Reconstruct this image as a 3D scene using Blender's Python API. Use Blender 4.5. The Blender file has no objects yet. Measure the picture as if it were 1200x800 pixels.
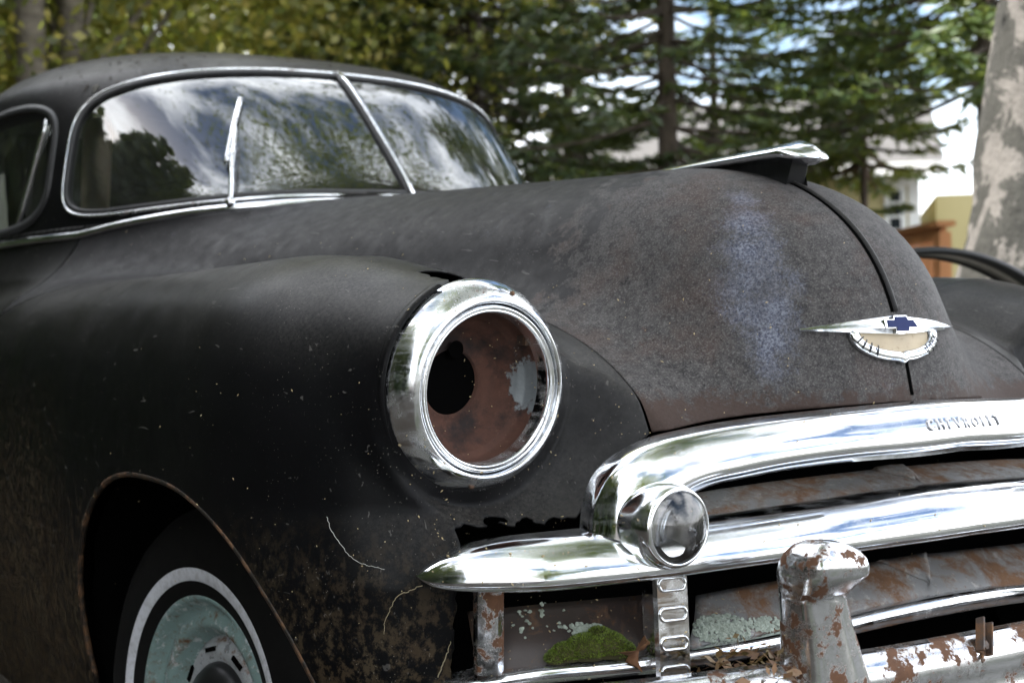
import bpy, bmesh, math, random
import numpy as np
from mathutils import Vector, Matrix, noise as mnoise
random.seed(7); RNG = np.random.default_rng(7)
sc = bpy.context.scene
col = sc.collection

# ------------------------------------------------------------------ camera
CAM = Vector((-1.584, -2.165, 0.846)); YAW, PIT, ROLL = (math.radians(a) for a in (32.716, -0.353, -1.049))
_fw = Vector((math.sin(YAW)*math.cos(PIT), math.cos(YAW)*math.cos(PIT), math.sin(PIT)))
_r = Vector((math.cos(YAW), -math.sin(YAW), 0)); _u = _r.cross(_fw)
_R = _r*math.cos(ROLL) + _u*math.sin(ROLL); _U = -_r*math.sin(ROLL) + _u*math.cos(ROLL)
cd = bpy.data.cameras.new('camera'); cam = bpy.data.objects.new('camera', cd); col.objects.link(cam)
cam.matrix_world = Matrix(((_R.x, _U.x, -_fw.x, CAM.x), (_R.y, _U.y, -_fw.y, CAM.y), (_R.z, _U.z, -_fw.z, CAM.z), (0, 0, 0, 1)))
FPX = 1601.0
cd.sensor_width = 36.0; cd.lens = FPX*36.0/1200.0; cd.clip_start = 0.05; cd.clip_end = 2000
cd.dof.use_dof = True; cd.dof.focus_distance = 1.80; cd.dof.aperture_fstop = 5.0; cd.dof.aperture_blades = 8
sc.camera = cam

# ------------------------------------------------------------------ world, sun, exposure
SUN_EL, SUN_AZ = math.radians(42), math.radians(-66)      # azimuth from +Y towards +X
w = bpy.data.worlds.new('World'); sc.world = w; w.use_nodes = True
nt = w.node_tree; nt.nodes.clear()
def wn(t): return nt.nodes.new(t)
wo = wn('ShaderNodeOutputWorld'); bg = wn('ShaderNodeBackground'); sky = wn('ShaderNodeTexSky')
sky.sky_type = 'NISHITA'; sky.sun_disc = False; sky.sun_elevation = SUN_EL; sky.sun_rotation = SUN_AZ; sky.dust_density = 1.2
tc = wn('ShaderNodeTexCoord'); mp = wn('ShaderNodeMapping'); mp.inputs['Scale'].default_value = (1, 1, 2.0)
cn = wn('ShaderNodeTexNoise'); cn.inputs['Scale'].default_value = 2.2; cn.inputs['Detail'].default_value = 7; cn.inputs['Roughness'].default_value = .58
cr = wn('ShaderNodeValToRGB'); cr.color_ramp.elements[0].position = .40; cr.color_ramp.elements[1].position = .60
mx = wn('ShaderNodeMix'); mx.data_type = 'RGBA'; mx.inputs[7].default_value = (21, 21.4, 22.2, 1)
L = nt.links.new
L(tc.outputs['Generated'], mp.inputs[0]); L(mp.outputs[0], cn.inputs['Vector']); L(cn.outputs[0], cr.inputs[0])
L(cr.outputs[0], mx.inputs[0]); L(sky.outputs[0], mx.inputs[6]); L(mx.outputs[2], bg.inputs[0])
bg.inputs[1].default_value = 0.10; L(bg.outputs[0], wo.inputs[0])
sd = bpy.data.lights.new('sun', 'SUN'); sun = bpy.data.objects.new('sun', sd); col.objects.link(sun)
sd.energy = 4.4; sd.angle = math.radians(.53); sd.color = (1, .95, .87)
_sv = Vector((math.sin(SUN_AZ)*math.cos(SUN_EL), math.cos(SUN_AZ)*math.cos(SUN_EL), math.sin(SUN_EL)))
sun.rotation_euler = _sv.to_track_quat('Z', 'Y').to_euler(); sun.location = _sv*60
sc.view_settings.view_transform = 'Standard'; sc.view_settings.look = 'None'
sc.view_settings.exposure = 1.5; sc.view_settings.gamma = 1.0
sc.render.engine = 'CYCLES'
sc.cycles.use_denoising = True
sc.cycles.max_bounces = 10; sc.cycles.transparent_max_bounces = 12; sc.cycles.glossy_bounces = 5
sc.cycles.sample_clamp_indirect = 6.0

# ------------------------------------------------------------------ pixel helpers (directions only; distance from what is touched)
def ray(px, py): return _fw + _R*((px-600)/FPX) + _U*((400-py)/FPX)
def on_x(px, py, x): d = ray(px, py); return CAM + d*((x-CAM.x)/d.x)
def on_y(px, py, y): d = ray(px, py); return CAM + d*((y-CAM.y)/d.y)
def on_z(px, py, z): d = ray(px, py); return CAM + d*((z-CAM.z)/d.z)

# ------------------------------------------------------------------ object helpers
def obj(name, verts, faces, mat=None, parent=None, smooth=True, label=None, cat=None, group=None, kind=None):
    me = bpy.data.meshes.new(name); me.from_pydata([tuple(v) for v in verts], [], [tuple(f) for f in faces]); me.update()
    if smooth: me.polygons.foreach_set('use_smooth', [True]*len(me.polygons))
    o = bpy.data.objects.new(name, me); col.objects.link(o)
    if mat: me.materials.append(mat)
    if parent: o.parent = parent; o.matrix_parent_inverse = PINV(parent)
    for k, v in (('label', label), ('category', cat), ('group', group), ('kind', kind)):
        if v: o[k] = v
    return o
def PINV(p):
    m = Matrix.Identity(4); q = p
    while q is not None:
        m = q.matrix_basis @ m if q.parent is None else (q.matrix_parent_inverse @ q.matrix_basis) @ m
        q = q.parent
    return m.inverted()
def empty(name, loc, label=None, cat=None, group=None):
    o = bpy.data.objects.new(name, None); col.objects.link(o); o.location = loc; o.empty_display_size = .1
    for k, v in (('label', label), ('category', cat), ('group', group)):
        if v: o[k] = v
    return o
def autosmooth(o, ang=35):
    me = o.data; bm = bmesh.new(); bm.from_mesh(me); lim = math.radians(ang)
    for e in bm.edges:
        if len(e.link_faces) == 2 and e.calc_face_angle(0) > lim: e.smooth = False
    bm.to_mesh(me); bm.free(); return o
def mod_solidify(o, t, off=-1):
    m = o.modifiers.new('thick', 'SOLIDIFY'); m.thickness = t; m.offset = off; return o
def mod_bevel(o, wd, seg=2, ang=35):
    m = o.modifiers.new('bevel', 'BEVEL'); m.width = wd; m.segments = seg; m.limit_method = 'ANGLE'; m.angle_limit = math.radians(ang); return o

class MB:
    def __init__(s): s.v = []; s.f = []
    def add(s, v, f):
        n = len(s.v); s.v += [Vector(p) for p in v]; s.f += [tuple(i+n for i in q) for q in f]; return s
    def box(s, c, sz, M=None):
        c = Vector(c); h = Vector(sz)*.5; v = [Vector((sx*h.x, sy*h.y, sz_*h.z)) for sx in (-1, 1) for sy in (-1, 1) for sz_ in (-1, 1)]
        if M is not None: v = [M @ p for p in v]
        return s.add([c+p for p in v], [(0, 1, 3, 2), (4, 6, 7, 5), (0, 4, 5, 1), (2, 3, 7, 6), (0, 2, 6, 4), (1, 5, 7, 3)])
    def tube(s, pts, r, n=8, cap=True, closed=False):
        pts = [Vector(p) for p in pts]; N = len(pts); base = len(s.v); rs = r if hasattr(r, '__len__') else [r]*N
        t0 = (pts[1]-pts[0]).normalized(); a = t0.orthogonal().normalized()
        for i, p in enumerate(pts):
            if closed: t = pts[(i+1) % N]-pts[i-1]
            else: t = pts[min(i+1, N-1)]-pts[max(i-1, 0)]
            t.normalize(); a = (a - t*a.dot(t)).normalized(); b = t.cross(a)
            for k in range(n):
                q = 2*math.pi*k/n; s.v.append(p + (a*math.cos(q)+b*math.sin(q))*rs[i])
        M = N if closed else N-1
        for i in range(M):
            for k in range(n):
                i2 = (i+1) % N; k2 = (k+1) % n
                s.f.append((base+i*n+k, base+i*n+k2, base+i2*n+k2, base+i2*n+k))
        if cap and not closed:
            s.f.append(tuple(base+k for k in range(n))[::-1]); s.f.append(tuple(base+(N-1)*n+k for k in range(n)))
        return s
    def sweep(s, path, prof, ups, closed_prof=True, cap=True, closed=False, scale=None):
        """prof: (side, up) pairs; ups: the up vector for each path point"""
        path = [Vector(p) for p in path]; N = len(path); n = len(prof); base = len(s.v)
        for i, p in enumerate(path):
            t = (path[(i+1) % N]-path[i-1]) if closed else (path[min(i+1, N-1)]-path[max(i-1, 0)])
            t.normalize(); up = Vector(ups[i]) if hasattr(ups[0], '__len__') else Vector(ups)
            up = (up - t*up.dot(t)).normalized(); sd_ = t.cross(up); k = 1 if scale is None else scale[i]
            pr = prof[i] if hasattr(prof[0][0], '__len__') else prof
            for (a, b) in pr: s.v.append(p + sd_*a*k + up*b*k)
        n = len(prof[0]) if hasattr(prof[0][0], '__len__') else len(prof)
        for i in range(N if closed else N-1):
            i2 = (i+1) % N
            for k in range(n if closed_prof else n-1):
                k2 = (k+1) % n; s.f.append((base+i*n+k, base+i*n+k2, base+i2*n+k2, base+i2*n+k))
        if cap and closed_prof and not closed:
            s.f.append(tuple(base+k for k in range(n))[::-1]); s.f.append(tuple(base+(N-1)*n+k for k in range(n)))
        return s
    def lathe(s, prof, M, n=48, a0=0, a1=2*math.pi):
        """prof: (radius, height along local z)"""
        base = len(s.v); m = len(prof); full = abs(a1-a0-2*math.pi) < 1e-6; K = n if full else n+1
        for k in range(K):
            q = a0+(a1-a0)*k/n
            for (r, h) in prof: s.v.append(M @ Vector((r*math.cos(q), r*math.sin(q), h)))
        for k in range(n):
            k2 = (k+1) % K
            for j in range(m-1): s.f.append((base+k*m+j, base+k2*m+j, base+k2*m+j+1, base+k*m+j+1))
        return s
    def obj(s, name, mat, parent=None, **kw): return obj(name, s.v, s.f, mat, parent, **kw)
def frame(origin, zaxis, up=(0, 0, 1)):
    z = Vector(zaxis).normalized(); x = Vector(up).cross(z).normalized(); y = z.cross(x)
    o = Vector(origin)
    return Matrix(((x.x, y.x, z.x, o.x), (x.y, y.y, z.y, o.y), (x.z, y.z, z.z, o.z), (0, 0, 0, 1)))
def catmull(pts, m=8, closed=False):
    pts = [Vector(p) for p in pts]; out = []; N = len(pts)
    for i in range(N if closed else N-1):
        p1, p2 = pts[i], pts[(i+1) % N]
        p0 = pts[i-1] if (i > 0 or closed) else p1*2-p2
        p3 = pts[(i+2) % N] if (i+2 < N or closed) else p2*2-p1
        for k in range(m):
            t = k/m; out.append(.5*((2*p1)+(p2-p0)*t+(2*p0-5*p1+4*p2-p3)*t*t+(3*p1-p0-3*p2+p3)*t**3))
    if not closed: out.append(pts[-1])
    return out
# ------------------------------------------------------------------ materials
def new_mat(name):
    m = bpy.data.materials.new(name); m.use_nodes = True; t = m.node_tree
    return m, t, t.nodes['Principled BSDF']
class NT:
    def __init__(s, t): s.t = t; s.c = t.nodes.new('ShaderNodeTexCoord').outputs['Object']
    def n(s, kind, **kw):
        nd = s.t.nodes.new(kind)
        for k, v in kw.items(): setattr(nd, k, v)
        return nd
    def l(s, a, b): s.t.links.new(a, b)
    def noise(s, scale, detail=5, rough=.55, vec=None, dist=0, mscale=None):
        v = vec or s.c
        if mscale:
            m = s.n('ShaderNodeMapping'); m.inputs['Scale'].default_value = mscale; s.l(v, m.inputs[0]); v = m.outputs[0]
        nd = s.n('ShaderNodeTexNoise'); nd.inputs['Scale'].default_value = scale; nd.inputs['Detail'].default_value = detail
        nd.inputs['Roughness'].default_value = rough; nd.inputs['Distortion'].default_value = dist; s.l(v, nd.inputs['Vector']); return nd.outputs['Fac']
    def vor(s, scale, vec=None, out='Distance', rnd=1, mscale=None):
        v = vec or s.c
        if mscale:
            m = s.n('ShaderNodeMapping'); m.inputs['Scale'].default_value = mscale; s.l(v, m.inputs[0]); v = m.outputs[0]
        nd = s.n('ShaderNodeTexVoronoi'); nd.inputs['Scale'].default_value = scale; nd.inputs['Randomness'].default_value = rnd
        s.l(v, nd.inputs['Vector']); return nd.outputs[out]
    def ramp(s, fac, stops, interp='LINEAR'):
        lo, hi = min(p for p, _ in stops), max(p for p, _ in stops)
        if lo < 0 or hi > 1:                                               # colour ramps only span 0..1
            fac = s.math('DIVIDE', s.math('SUBTRACT', fac, lo), hi-lo); stops = [((p-lo)/(hi-lo), c) for p, c in stops]
        stops = sorted(stops, key=lambda t: t[0])
        nd = s.n('ShaderNodeValToRGB'); nd.color_ramp.interpolation = interp; e = nd.color_ramp.elements
        while len(e) < len(stops): e.new(.5)
        for q, (p, c) in zip(e, stops):
            q.position = p; q.color = (*c, 1) if hasattr(c, '__len__') else (c, c, c, 1)
        s.l(fac, nd.inputs[0]); return nd.outputs[0]
    def mix(s, fac, a, b, mode='MIX'):
        nd = s.n('ShaderNodeMix', data_type='RGBA', blend_type=mode)
        for i, v in ((0, fac), (6, a), (7, b)):
            if hasattr(v, 'links'): s.l(v, nd.inputs[i])
            elif i == 0: nd.inputs[0].default_value = v
            else: nd.inputs[i].default_value = (*v, 1) if hasattr(v, '__len__') else (v, v, v, 1)
        return nd.outputs[2]
    def math(s, op, a, b=0.0, c=None, clamp=False):
        nd = s.n('ShaderNodeMath', operation=op, use_clamp=clamp)
        for i, v in enumerate((a, b, c)):
            if v is None: continue
            if hasattr(v, 'links'): s.l(v, nd.inputs[i])
            else: nd.inputs[i].default_value = v
        return nd.outputs[0]
    def xyz(s, v=None):
        nd = s.n('ShaderNodeSeparateXYZ'); s.l(v or s.c, nd.inputs[0]); return nd.outputs
    def bump(s, h, strength=.3, dist=.002, normal=None):
        nd = s.n('ShaderNodeBump'); nd.inputs['Strength'].default_value = strength; nd.inputs['Distance'].default_value = dist
        s.l(h, nd.inputs['Height'])
        if normal is not None: s.l(normal, nd.inputs['Normal'])
        return nd.outputs[0]
    def blob(s, c, r, p=1.0):
        """1 at c falling to 0 at the ellipsoid of radii r"""
        m = s.n('ShaderNodeMapping', vector_type='POINT'); m.inputs['Scale'].default_value = tuple(1/x for x in r)
        m.inputs['Location'].default_value = tuple(-a/b for a, b in zip(c, r)); s.l(s.c, m.inputs[0])
        ln = s.n('ShaderNodeVectorMath', operation='LENGTH'); s.l(m.outputs[0], ln.inputs[0])
        return s.math('SUBTRACT', 1.0, ln.outputs['Value'], clamp=True)
def setp(b, **kw):
    names = dict(base='Base Color', metal='Metallic', rough='Roughness', ior='IOR', spec='Specular IOR Level', coat='Coat Weight', trans='Transmission Weight', normal='Normal', sss='Subsurface Weight', alpha='Alpha')
    for k, v in kw.items():
        i = b.inputs[names[k]]
        if hasattr(v, 'links'): b.id_data.links.new(v, i)
        elif hasattr(v, '__len__'): i.default_value = (*v, 1)
        else: i.default_value = v
MAT = {}
def plain(name, base, rough=.6, metal=0, **kw):
    m, t, b = new_mat(name); setp(b, base=base, rough=rough, metal=metal, **kw); MAT[name] = m; return m

def paint_fender():
    m, t, b = new_mat('worn_black_paint'); q = NT(t); x, y, z = q.xyz()
    base = q.mix(q.noise(6, 6), (.0025, .0025, .003), (.007, .007, .0075))
    fine = q.noise(260, 3, .7)
    base = q.mix(q.ramp(fine, [(.62, 0), (.76, .30)]), base, (.05, .046, .042))
    cat = q.math('MULTIPLY', q.ramp(y, [(-.60, 1), (-.40, 0)]), q.ramp(q.math('ABSOLUTE', x), [(.54, 1), (.64, 0)]))  # grey sky reflection painted into the black of the catwalk
    cat = q.math('MULTIPLY', cat, q.ramp(q.noise(9, 8, .7), [(.30, .3), (.70, 1)]))
    base = q.mix(q.math('MULTIPLY', cat, .8), base, q.mix(q.noise(80, 8, .75), (.022, .022, .023), (.065, .063, .063)))
    # lower body: mud, rust and lichen spatter thickening downwards where road dirt sticks
    low = q.math('MULTIPLY', q.ramp(z, [(.30, 1), (.62, 0)]), q.ramp(q.noise(55, 9, .8, mscale=(1, 1, .75)), [(.49, 0), (.56, 1)]))
    rear = q.math('MULTIPLY', q.ramp(y, [(.38, 0), (.62, 1)]), q.ramp(z, [(.45, 1), (.80, 0)]))
    rear = q.math('MULTIPLY', rear, q.ramp(q.noise(70, 9, .82, mscale=(1, 1, .7)), [(.50, 0), (.56, 1)]))
    msk = q.math('MAXIMUM', low, rear)
    base = q.mix(msk, base, q.mix(q.noise(14, 6), (.045, .021, .010), (.11, .09, .055)))
    speck = q.ramp(q.vor(150), [(.05, 1), (.11, 0)])
    base = q.mix(q.math('MULTIPLY', speck, q.ramp(q.noise(11, 4), [(.40, 0), (.62, .9)])), base, (.26, .235, .20))
    # dust settled on upward faces in fine grain; also paints the crest's grey sheen
    ge = q.n('ShaderNodeNewGeometry'); nz = q.xyz(ge.outputs['Normal'])[2]
    du = q.math('MULTIPLY', q.ramp(nz, [(.25, 0), (.85, 1)]), q.ramp(q.noise(190, 7, .85), [(.40, 0), (.64, 1)]))
    du = q.math('MULTIPLY', du, q.ramp(q.noise(7, 7, .7, mscale=(1, .5, 1)), [(.32, .25), (.66, 1)]))
    base = q.mix(q.math('MULTIPLY', du, .62), base, (.105, .098, .088))
    # scratches
    scr = q.ramp(q.noise(30, 2, .5, mscale=(6, .5, 3), dist=.6), [(.70, 0), (.725, 1)])
    base = q.mix(q.math('MULTIPLY', scr, .35), base, (.16, .15, .14))
    rgh = q.ramp(q.noise(9, 6, .6), [(.3, .30), (.75, .48)])
    setp(b, base=base, rough=q.mix(msk, rgh, .85), normal=q.bump(q.math('ADD', q.noise(300, 4, .7), q.math('MULTIPLY', msk, 1.5)), .12, .001), ior=1.19)
    MAT['fender'] = m
def paint_hood():
    m, t, b = new_mat('oxidised_hood_paint'); q = NT(t); x, y, z = q.xyz()
    dark = q.mix(q.noise(8, 6), (.005, .005, .006), (.013, .012, .0125))
    dark = q.mix(q.ramp(q.noise(300, 3, .8), [(.60, 0), (.74, .4)]), dark, (.045, .041, .039))
    # paint worn through to grey primer towards the nose; flakes of black remain with ragged, crisp borders
    front = q.ramp(q.math('ADD', y, q.math('MULTIPLY', x, -.22)), [(-.62, 1), (.10, 0)])
    big = q.noise(7, 6, .6, dist=.4); mid = q.noise(24, 9, .74, dist=.25)
    fr = q.math('ADD', q.math('MULTIPLY', front, .62), q.math('ADD', q.math('MULTIPLY', big, .42), q.math('MULTIPLY', mid, .62)))
    grey = q.ramp(fr, [(.835, 0), (.885, 1)])
    gcol = q.mix(q.ramp(q.noise(55, 9, .8), [(.32, 0), (.70, 1)]), (.015, .0145, .0155), (.090, .084, .082))
    gcol = q.mix(q.ramp(q.noise(6, 8, .66), [(.50, 0), (.66, .7)]), gcol, (.058, .036, .028))
    base = q.mix(grey, dark, gcol)
    grain = q.ramp(q.noise(340, 3, .85), [(.50, 0), (.66, 1)])
    base = q.mix(q.math('MULTIPLY', grain, q.math('MULTIPLY', grey, .5)), base, (.20, .19, .185))
    pit = q.ramp(q.noise(150, 6, .85), [(.55, 0), (.62, 1)])
    base = q.mix(q.math('MULTIPLY', pit, .7), base, (.008, .007, .008))
    rm = q.ramp(q.noise(16, 9, .75, dist=.3), [(.63, 0), (.68, 1)])
    base = q.mix(q.math('MULTIPLY', rm, q.math('MULTIPLY', grey, .6)), base, q.mix(q.noise(120, 5, .8), (.030, .019, .015), (.085, .045, .032)))
    scr = q.ramp(q.noise(26, 2, .5, mscale=(5, .6, 3), dist=.8), [(.70, 0), (.73, 1)])
    base = q.mix(q.math('MULTIPLY', scr, .4), base, (.12, .115, .11))
    dust = q.math('MULTIPLY', q.ramp(q.vor(170), [(.06, 1), (.12, 0)]), q.ramp(q.noise(13, 4), [(.45, 0), (.62, .8)]))
    base = q.mix(dust, base, (.28, .26, .22))
    # bleached blue streak running down the near shoulder of the nose
    bl = None
    for px_, py_, r_ in ((868, 232, .05), (874, 262, .07), (880, 295, .078), (888, 330, .08), (895, 365, .075), (901, 400, .066), (906, 432, .048)):
        c_ = hit(CAM+ray(px_, py_)*1.2, ray(px_, py_)); e_ = q.blob(tuple(c_), (r_, r_*1.3, r_*1.1)); bl = e_ if bl is None else q.math('MAXIMUM', bl, e_)
    rag = q.math('ADD', q.math('MULTIPLY', q.math('SUBTRACT', q.noise(12, 9, .78), .5), 2.3), q.math('MULTIPLY', q.math('SUBTRACT', q.noise(240, 4, .8), .5), 1.5))
    blm = q.ramp(q.math('ADD', bl, rag), [(.28, 0), (.80, 1)])
    blm = q.math('MULTIPLY', blm, q.ramp(q.noise(15, 7, .7, mscale=(1, 1, .6)), [(.34, .25), (.60, 1)]))
    bcol = q.mix(q.ramp(q.noise(230, 6, .85), [(.42, 0), (.62, 1)]), (.028, .034, .070), (.29, .31, .37))
    base = q.mix(q.math('MULTIPLY', blm, .72), base, bcol)
    # brown rust creeping up from the front lip
    lip = q.math('ADD', q.ramp(z, [(.725, 1), (.80, 0)]), q.math('MULTIPLY', q.math('SUBTRACT', q.noise(28, 9, .75), .5), 2.2))
    base = q.mix(q.ramp(lip, [(.55, 0), (.8, .9)]), base, q.mix(q.noise(200, 4, .8), (.026, .018, .016), (.070, .046, .037)))
    rgh = q.mix(grey, q.ramp(q.noise(30, 8, .7), [(.3, .42), (.7, .62)]), .64)
    setp(b, base=base, rough=rgh, normal=q.bump(q.math('ADD', q.noise(380, 4, .8), q.math('MULTIPLY', q.noise(60, 6), .5)), .22, .0012), ior=1.22)
    MAT['hood'] = m
def chrome(name, pit=.35, rust=.0, seed=0, dirt=.25, rscale=22, bias=None):
    m, t, b = new_mat(name); q = NT(t)
    mp_ = q.n('ShaderNodeMapping'); mp_.inputs['Location'].default_value = (seed*3.1, seed*1.7, seed); q.l(q.c, mp_.inputs[0]); q.c = mp_.outputs[0]
    sm = q.noise(18, 7, .65)
    stk = q.ramp(q.noise(9, 8, .7, mscale=(.5, 1, 9)), [(.48, 0), (.72, 1)])
    specks = q.ramp(q.vor(210), [(.04, 1), (.10, 0)]); specks = q.math('MULTIPLY', specks, q.ramp(q.noise(16, 4), [(.48, 0), (.62, 1)]))
    dm = q.math('MULTIPLY', q.math('MAXIMUM', q.ramp(q.noise(26, 8, .7), [(.50, 0), (.75, 1)]), q.math('MULTIPLY', stk, .75)), dirt)
    base = q.mix(dm, (.82, .84, .87), (.28, .26, .22))
    base = q.mix(q.math('MULTIPLY', specks, pit*2), base, (.05, .04, .03))
    met = q.mix(dm, 1.0, .55); rgh = q.ramp(sm, [(.35, .05), (.8, .05+.3*pit)])
    rgh = q.mix(dm, rgh, .55)
    h = q.math('ADD', q.math('MULTIPLY', specks, -1), q.math('MULTIPLY', q.noise(24, 3), .5))
    if rust > 0:
        rn = q.noise(rscale, 9, .72, dist=.2)
        if bias: rn = q.math('ADD', rn, q.math('MULTIPLY', q.ramp(q.xyz()[0], [(bias[0]+seed*3.1, 1), (bias[1]+seed*3.1, 0)]), bias[2]))
        rm = q.ramp(rn, [(.655-.27*rust, 0), (.675-.27*rust, 1)])
        rc = q.mix(q.noise(80, 7, .75), (.030, .014, .009), (.17, .075, .033))
        st = q.math('MULTIPLY', q.ramp(rn, [(.585-.27*rust, 0), (.66-.27*rust, 1)]), .5)
        base = q.mix(st, base, (.10, .055, .028)); rgh = q.mix(st, rgh, .45)
        base = q.mix(rm, base, rc); met = q.mix(rm, met, 0.0); rgh = q.mix(rm, rgh, .85); h = q.math('ADD', h, q.math('MULTIPLY', rm, .8))
    setp(b, base=base, metal=met, rough=rgh, normal=q.bump(h, .12, .0015)); MAT[name] = m
def bucket_mat():
    m, t, b = new_mat('rusted_bucket'); q = NT(t)
    c = q.mix(q.noise(30, 8, .72), (.014, .007, .0055), (.125, .050, .031)); c = q.mix(q.ramp(q.noise(160, 6, .8), [(.58, 0), (.70, .6)]), c, (.16, .095, .07)); c = q.mix(q.ramp(q.noise(14, 6, .7), [(.36, 1), (.50, 0)]), c, (.016, .009, .008))
    gc = frame(LC, LN) @ Vector((.088, .0, -.034)); gm = q.math('ADD', q.blob(tuple(gc), (.040, .040, .062)), q.math('MULTIPLY', q.math('SUBTRACT', q.noise(35, 7, .65), .5), 1.1))
    gm = q.ramp(gm, [(.30, 0), (.36, 1)]); c = q.mix(gm, c, q.mix(q.noise(90, 5), (.11, .125, .135), (.20, .22, .23)))
    setp(b, base=c, rough=q.mix(gm, .85, .4), normal=q.bump(q.math('ADD', q.noise(120, 6, .75), gm), .4, .002)); MAT['bucket_rust'] = m
def rusty_paint(name, paint=(.32, .33, .34), rust=.5, seed=0, scale=14, flake=None):
    m, t, b = new_mat(name); q = NT(t)
    mp_ = q.n('ShaderNodeMapping'); mp_.inputs['Location'].default_value = (seed*2.3, seed, seed*1.1); q.l(q.c, mp_.inputs[0]); q.c = mp_.outputs[0]
    rm = q.ramp(q.noise(scale, 9, .72, dist=.3), [(.68-.36*rust, 0), (.80-.34*rust, 1)])
    sp = q.ramp(q.noise(130, 5, .75), [(.60, 0), (.68, 1)])
    rm = q.math('MAXIMUM', rm, q.math('MULTIPLY', sp, .8))
    rc = q.mix(q.noise(45, 8, .75), (.040, .018, .010), (.23, .115, .05))
    pc_ = q.mix(q.noise(30, 6), paint, tuple(c*.65 for c in paint))
    if flake: pc_ = q.mix(q.ramp(q.noise(52, 9, .75, dist=.3), [(.56, 0), (.58, 1)]), pc_, flake)
    base = q.mix(rm, pc_, rc)
    setp(b, base=base, rough=q.mix(rm, .45, .88), normal=q.bump(q.math('ADD', rm, q.noise(160, 5, .8)), .3, .002)); MAT[name] = m
# ------------------------------------------------------------------ the body as an implicit surface, meshed and cut into panels
def pos(a): return np.maximum(a, 0)
def smin(a, b, k):
    h = np.clip(.5+.5*(b-a)/k, 0, 1); return b*(1-h)+a*h-k*h*(1-h)
LC = Vector((-.641, -.634, .7735))                                          # head lamp centre
_v = (LC-CAM).normalized()
LN = (-_v*.785 + (_R*.986 - _U*.165)*.62).normalized()                     # lamp axis, pointing forward
def HOODW(y):   return np.interp(y, [-.8, -.3, .1, .5, 1.2, 2], [.315, .378, .45, .55, .79, .81])
def HOODT(y):   return np.interp(y, [-.8, -.25, .2, .8, 1.2, 2], [1.128, 1.128, 1.150, 1.178, 1.175, 1.16])
GC = (0., 2.02, 1.10); GR = (.775, 1.31); GP = 2.5                         # roof shell: centre, plan radii, plan exponent
_gt = catmull([Vector(p) for p in ((1.00, 1.03, 1.06), (1.10, 1., 1.), (1.19, .992, .975), (1.36, .975, .845), (1.50, .940, .722), (1.56, .880, .645), (1.60, .805, .570), (1.635, .670, .450), (1.652, .480, .320), (1.660, .25, .165), (1.662, 0., 0.))], 10)
_gz = np.maximum.accumulate([p.x for p in _gt]); _gkx = [p.y for p in _gt]; _gky = [p.z for p in _gt]
def gkx(z): return np.maximum(np.interp(z, _gz, _gkx), 1e-4)
def gky(z): return np.maximum(np.interp(z, _gz, _gky), 1e-4)
def body(x, y, z):
    a = np.abs(x)
    # hood bulge
    w_ = HOODW(y); h_ = HOODT(y)-.74
    G = (a/w_)**2.5 + (pos(z-.74)/h_)**2.35 + (pos(-.24-y)/.535)**2.4
    dh = (G**(1/2.4)-1)*.34
    # front fender: bullet with straight lower side
    zz = pos(z-.70); tuck = .05*(pos(.60-z)/.4)**2
    wf = .226-tuck
    lz_ = np.clip((.62-z)/.09, 0, 1)
    G = (np.abs(a-.690)/wf)**2.4 + (zz/.270)**2.25 + (pos(-.22-y)/(.402+.052*lz_-1.4*tuck))**2.3
    df = (G**(1/2.35)-1)*.22
    # catwalk filling the valley between them
    G = (pos(-.22-y)/(.535-.075*np.clip((a-.45)/.10, 0, 1)*(1-lz_)))**2.15 + (pos(z-.58)/.305)**2.15
    dc = np.maximum((G**(1/2.15)-1)*.3, a-.66)
    d = smin(smin(dh, dc, .10), df, .075)
    # lamp pod
    px, py, pz = -a-LC.x, y-LC.y, z-LC.z
    t = px*LN.x+py*LN.y+pz*LN.z; r = np.sqrt(pos(px*px+py*py+pz*pz-t*t))
    dp = np.maximum(r-.1465, np.maximum(t+.012, -t-.26))
    d = smin(d, dp, .045)
    d = -smin(-d, -((t+.012)-1.8*pos(r-.158)), .035)           # dished back around the lamp
    dg = (((a/(GR[0]*gkx(z)))**GP+(np.abs(y-GC[1])/(GR[1]*gky(z)))**GP)**(1/GP)-1.004)*.7
    return smin(d, np.maximum(dg, z-1.125), .06)
def grad(f, P, e=5e-4):
    x, y, z = P.T
    g = np.stack([f(x+e, y, z)-f(x-e, y, z), f(x, y+e, z)-f(x, y-e, z), f(x, y, z+e)-f(x, y, z-e)], 1)/(2*e)
    return g
def project(f, P, it=4):
    for _ in range(it):
        g = grad(f, P); n2 = (g*g).sum(1); P = P - g*(f(*P.T)/np.maximum(n2, 1e-4))[:, None]
    return P
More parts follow.
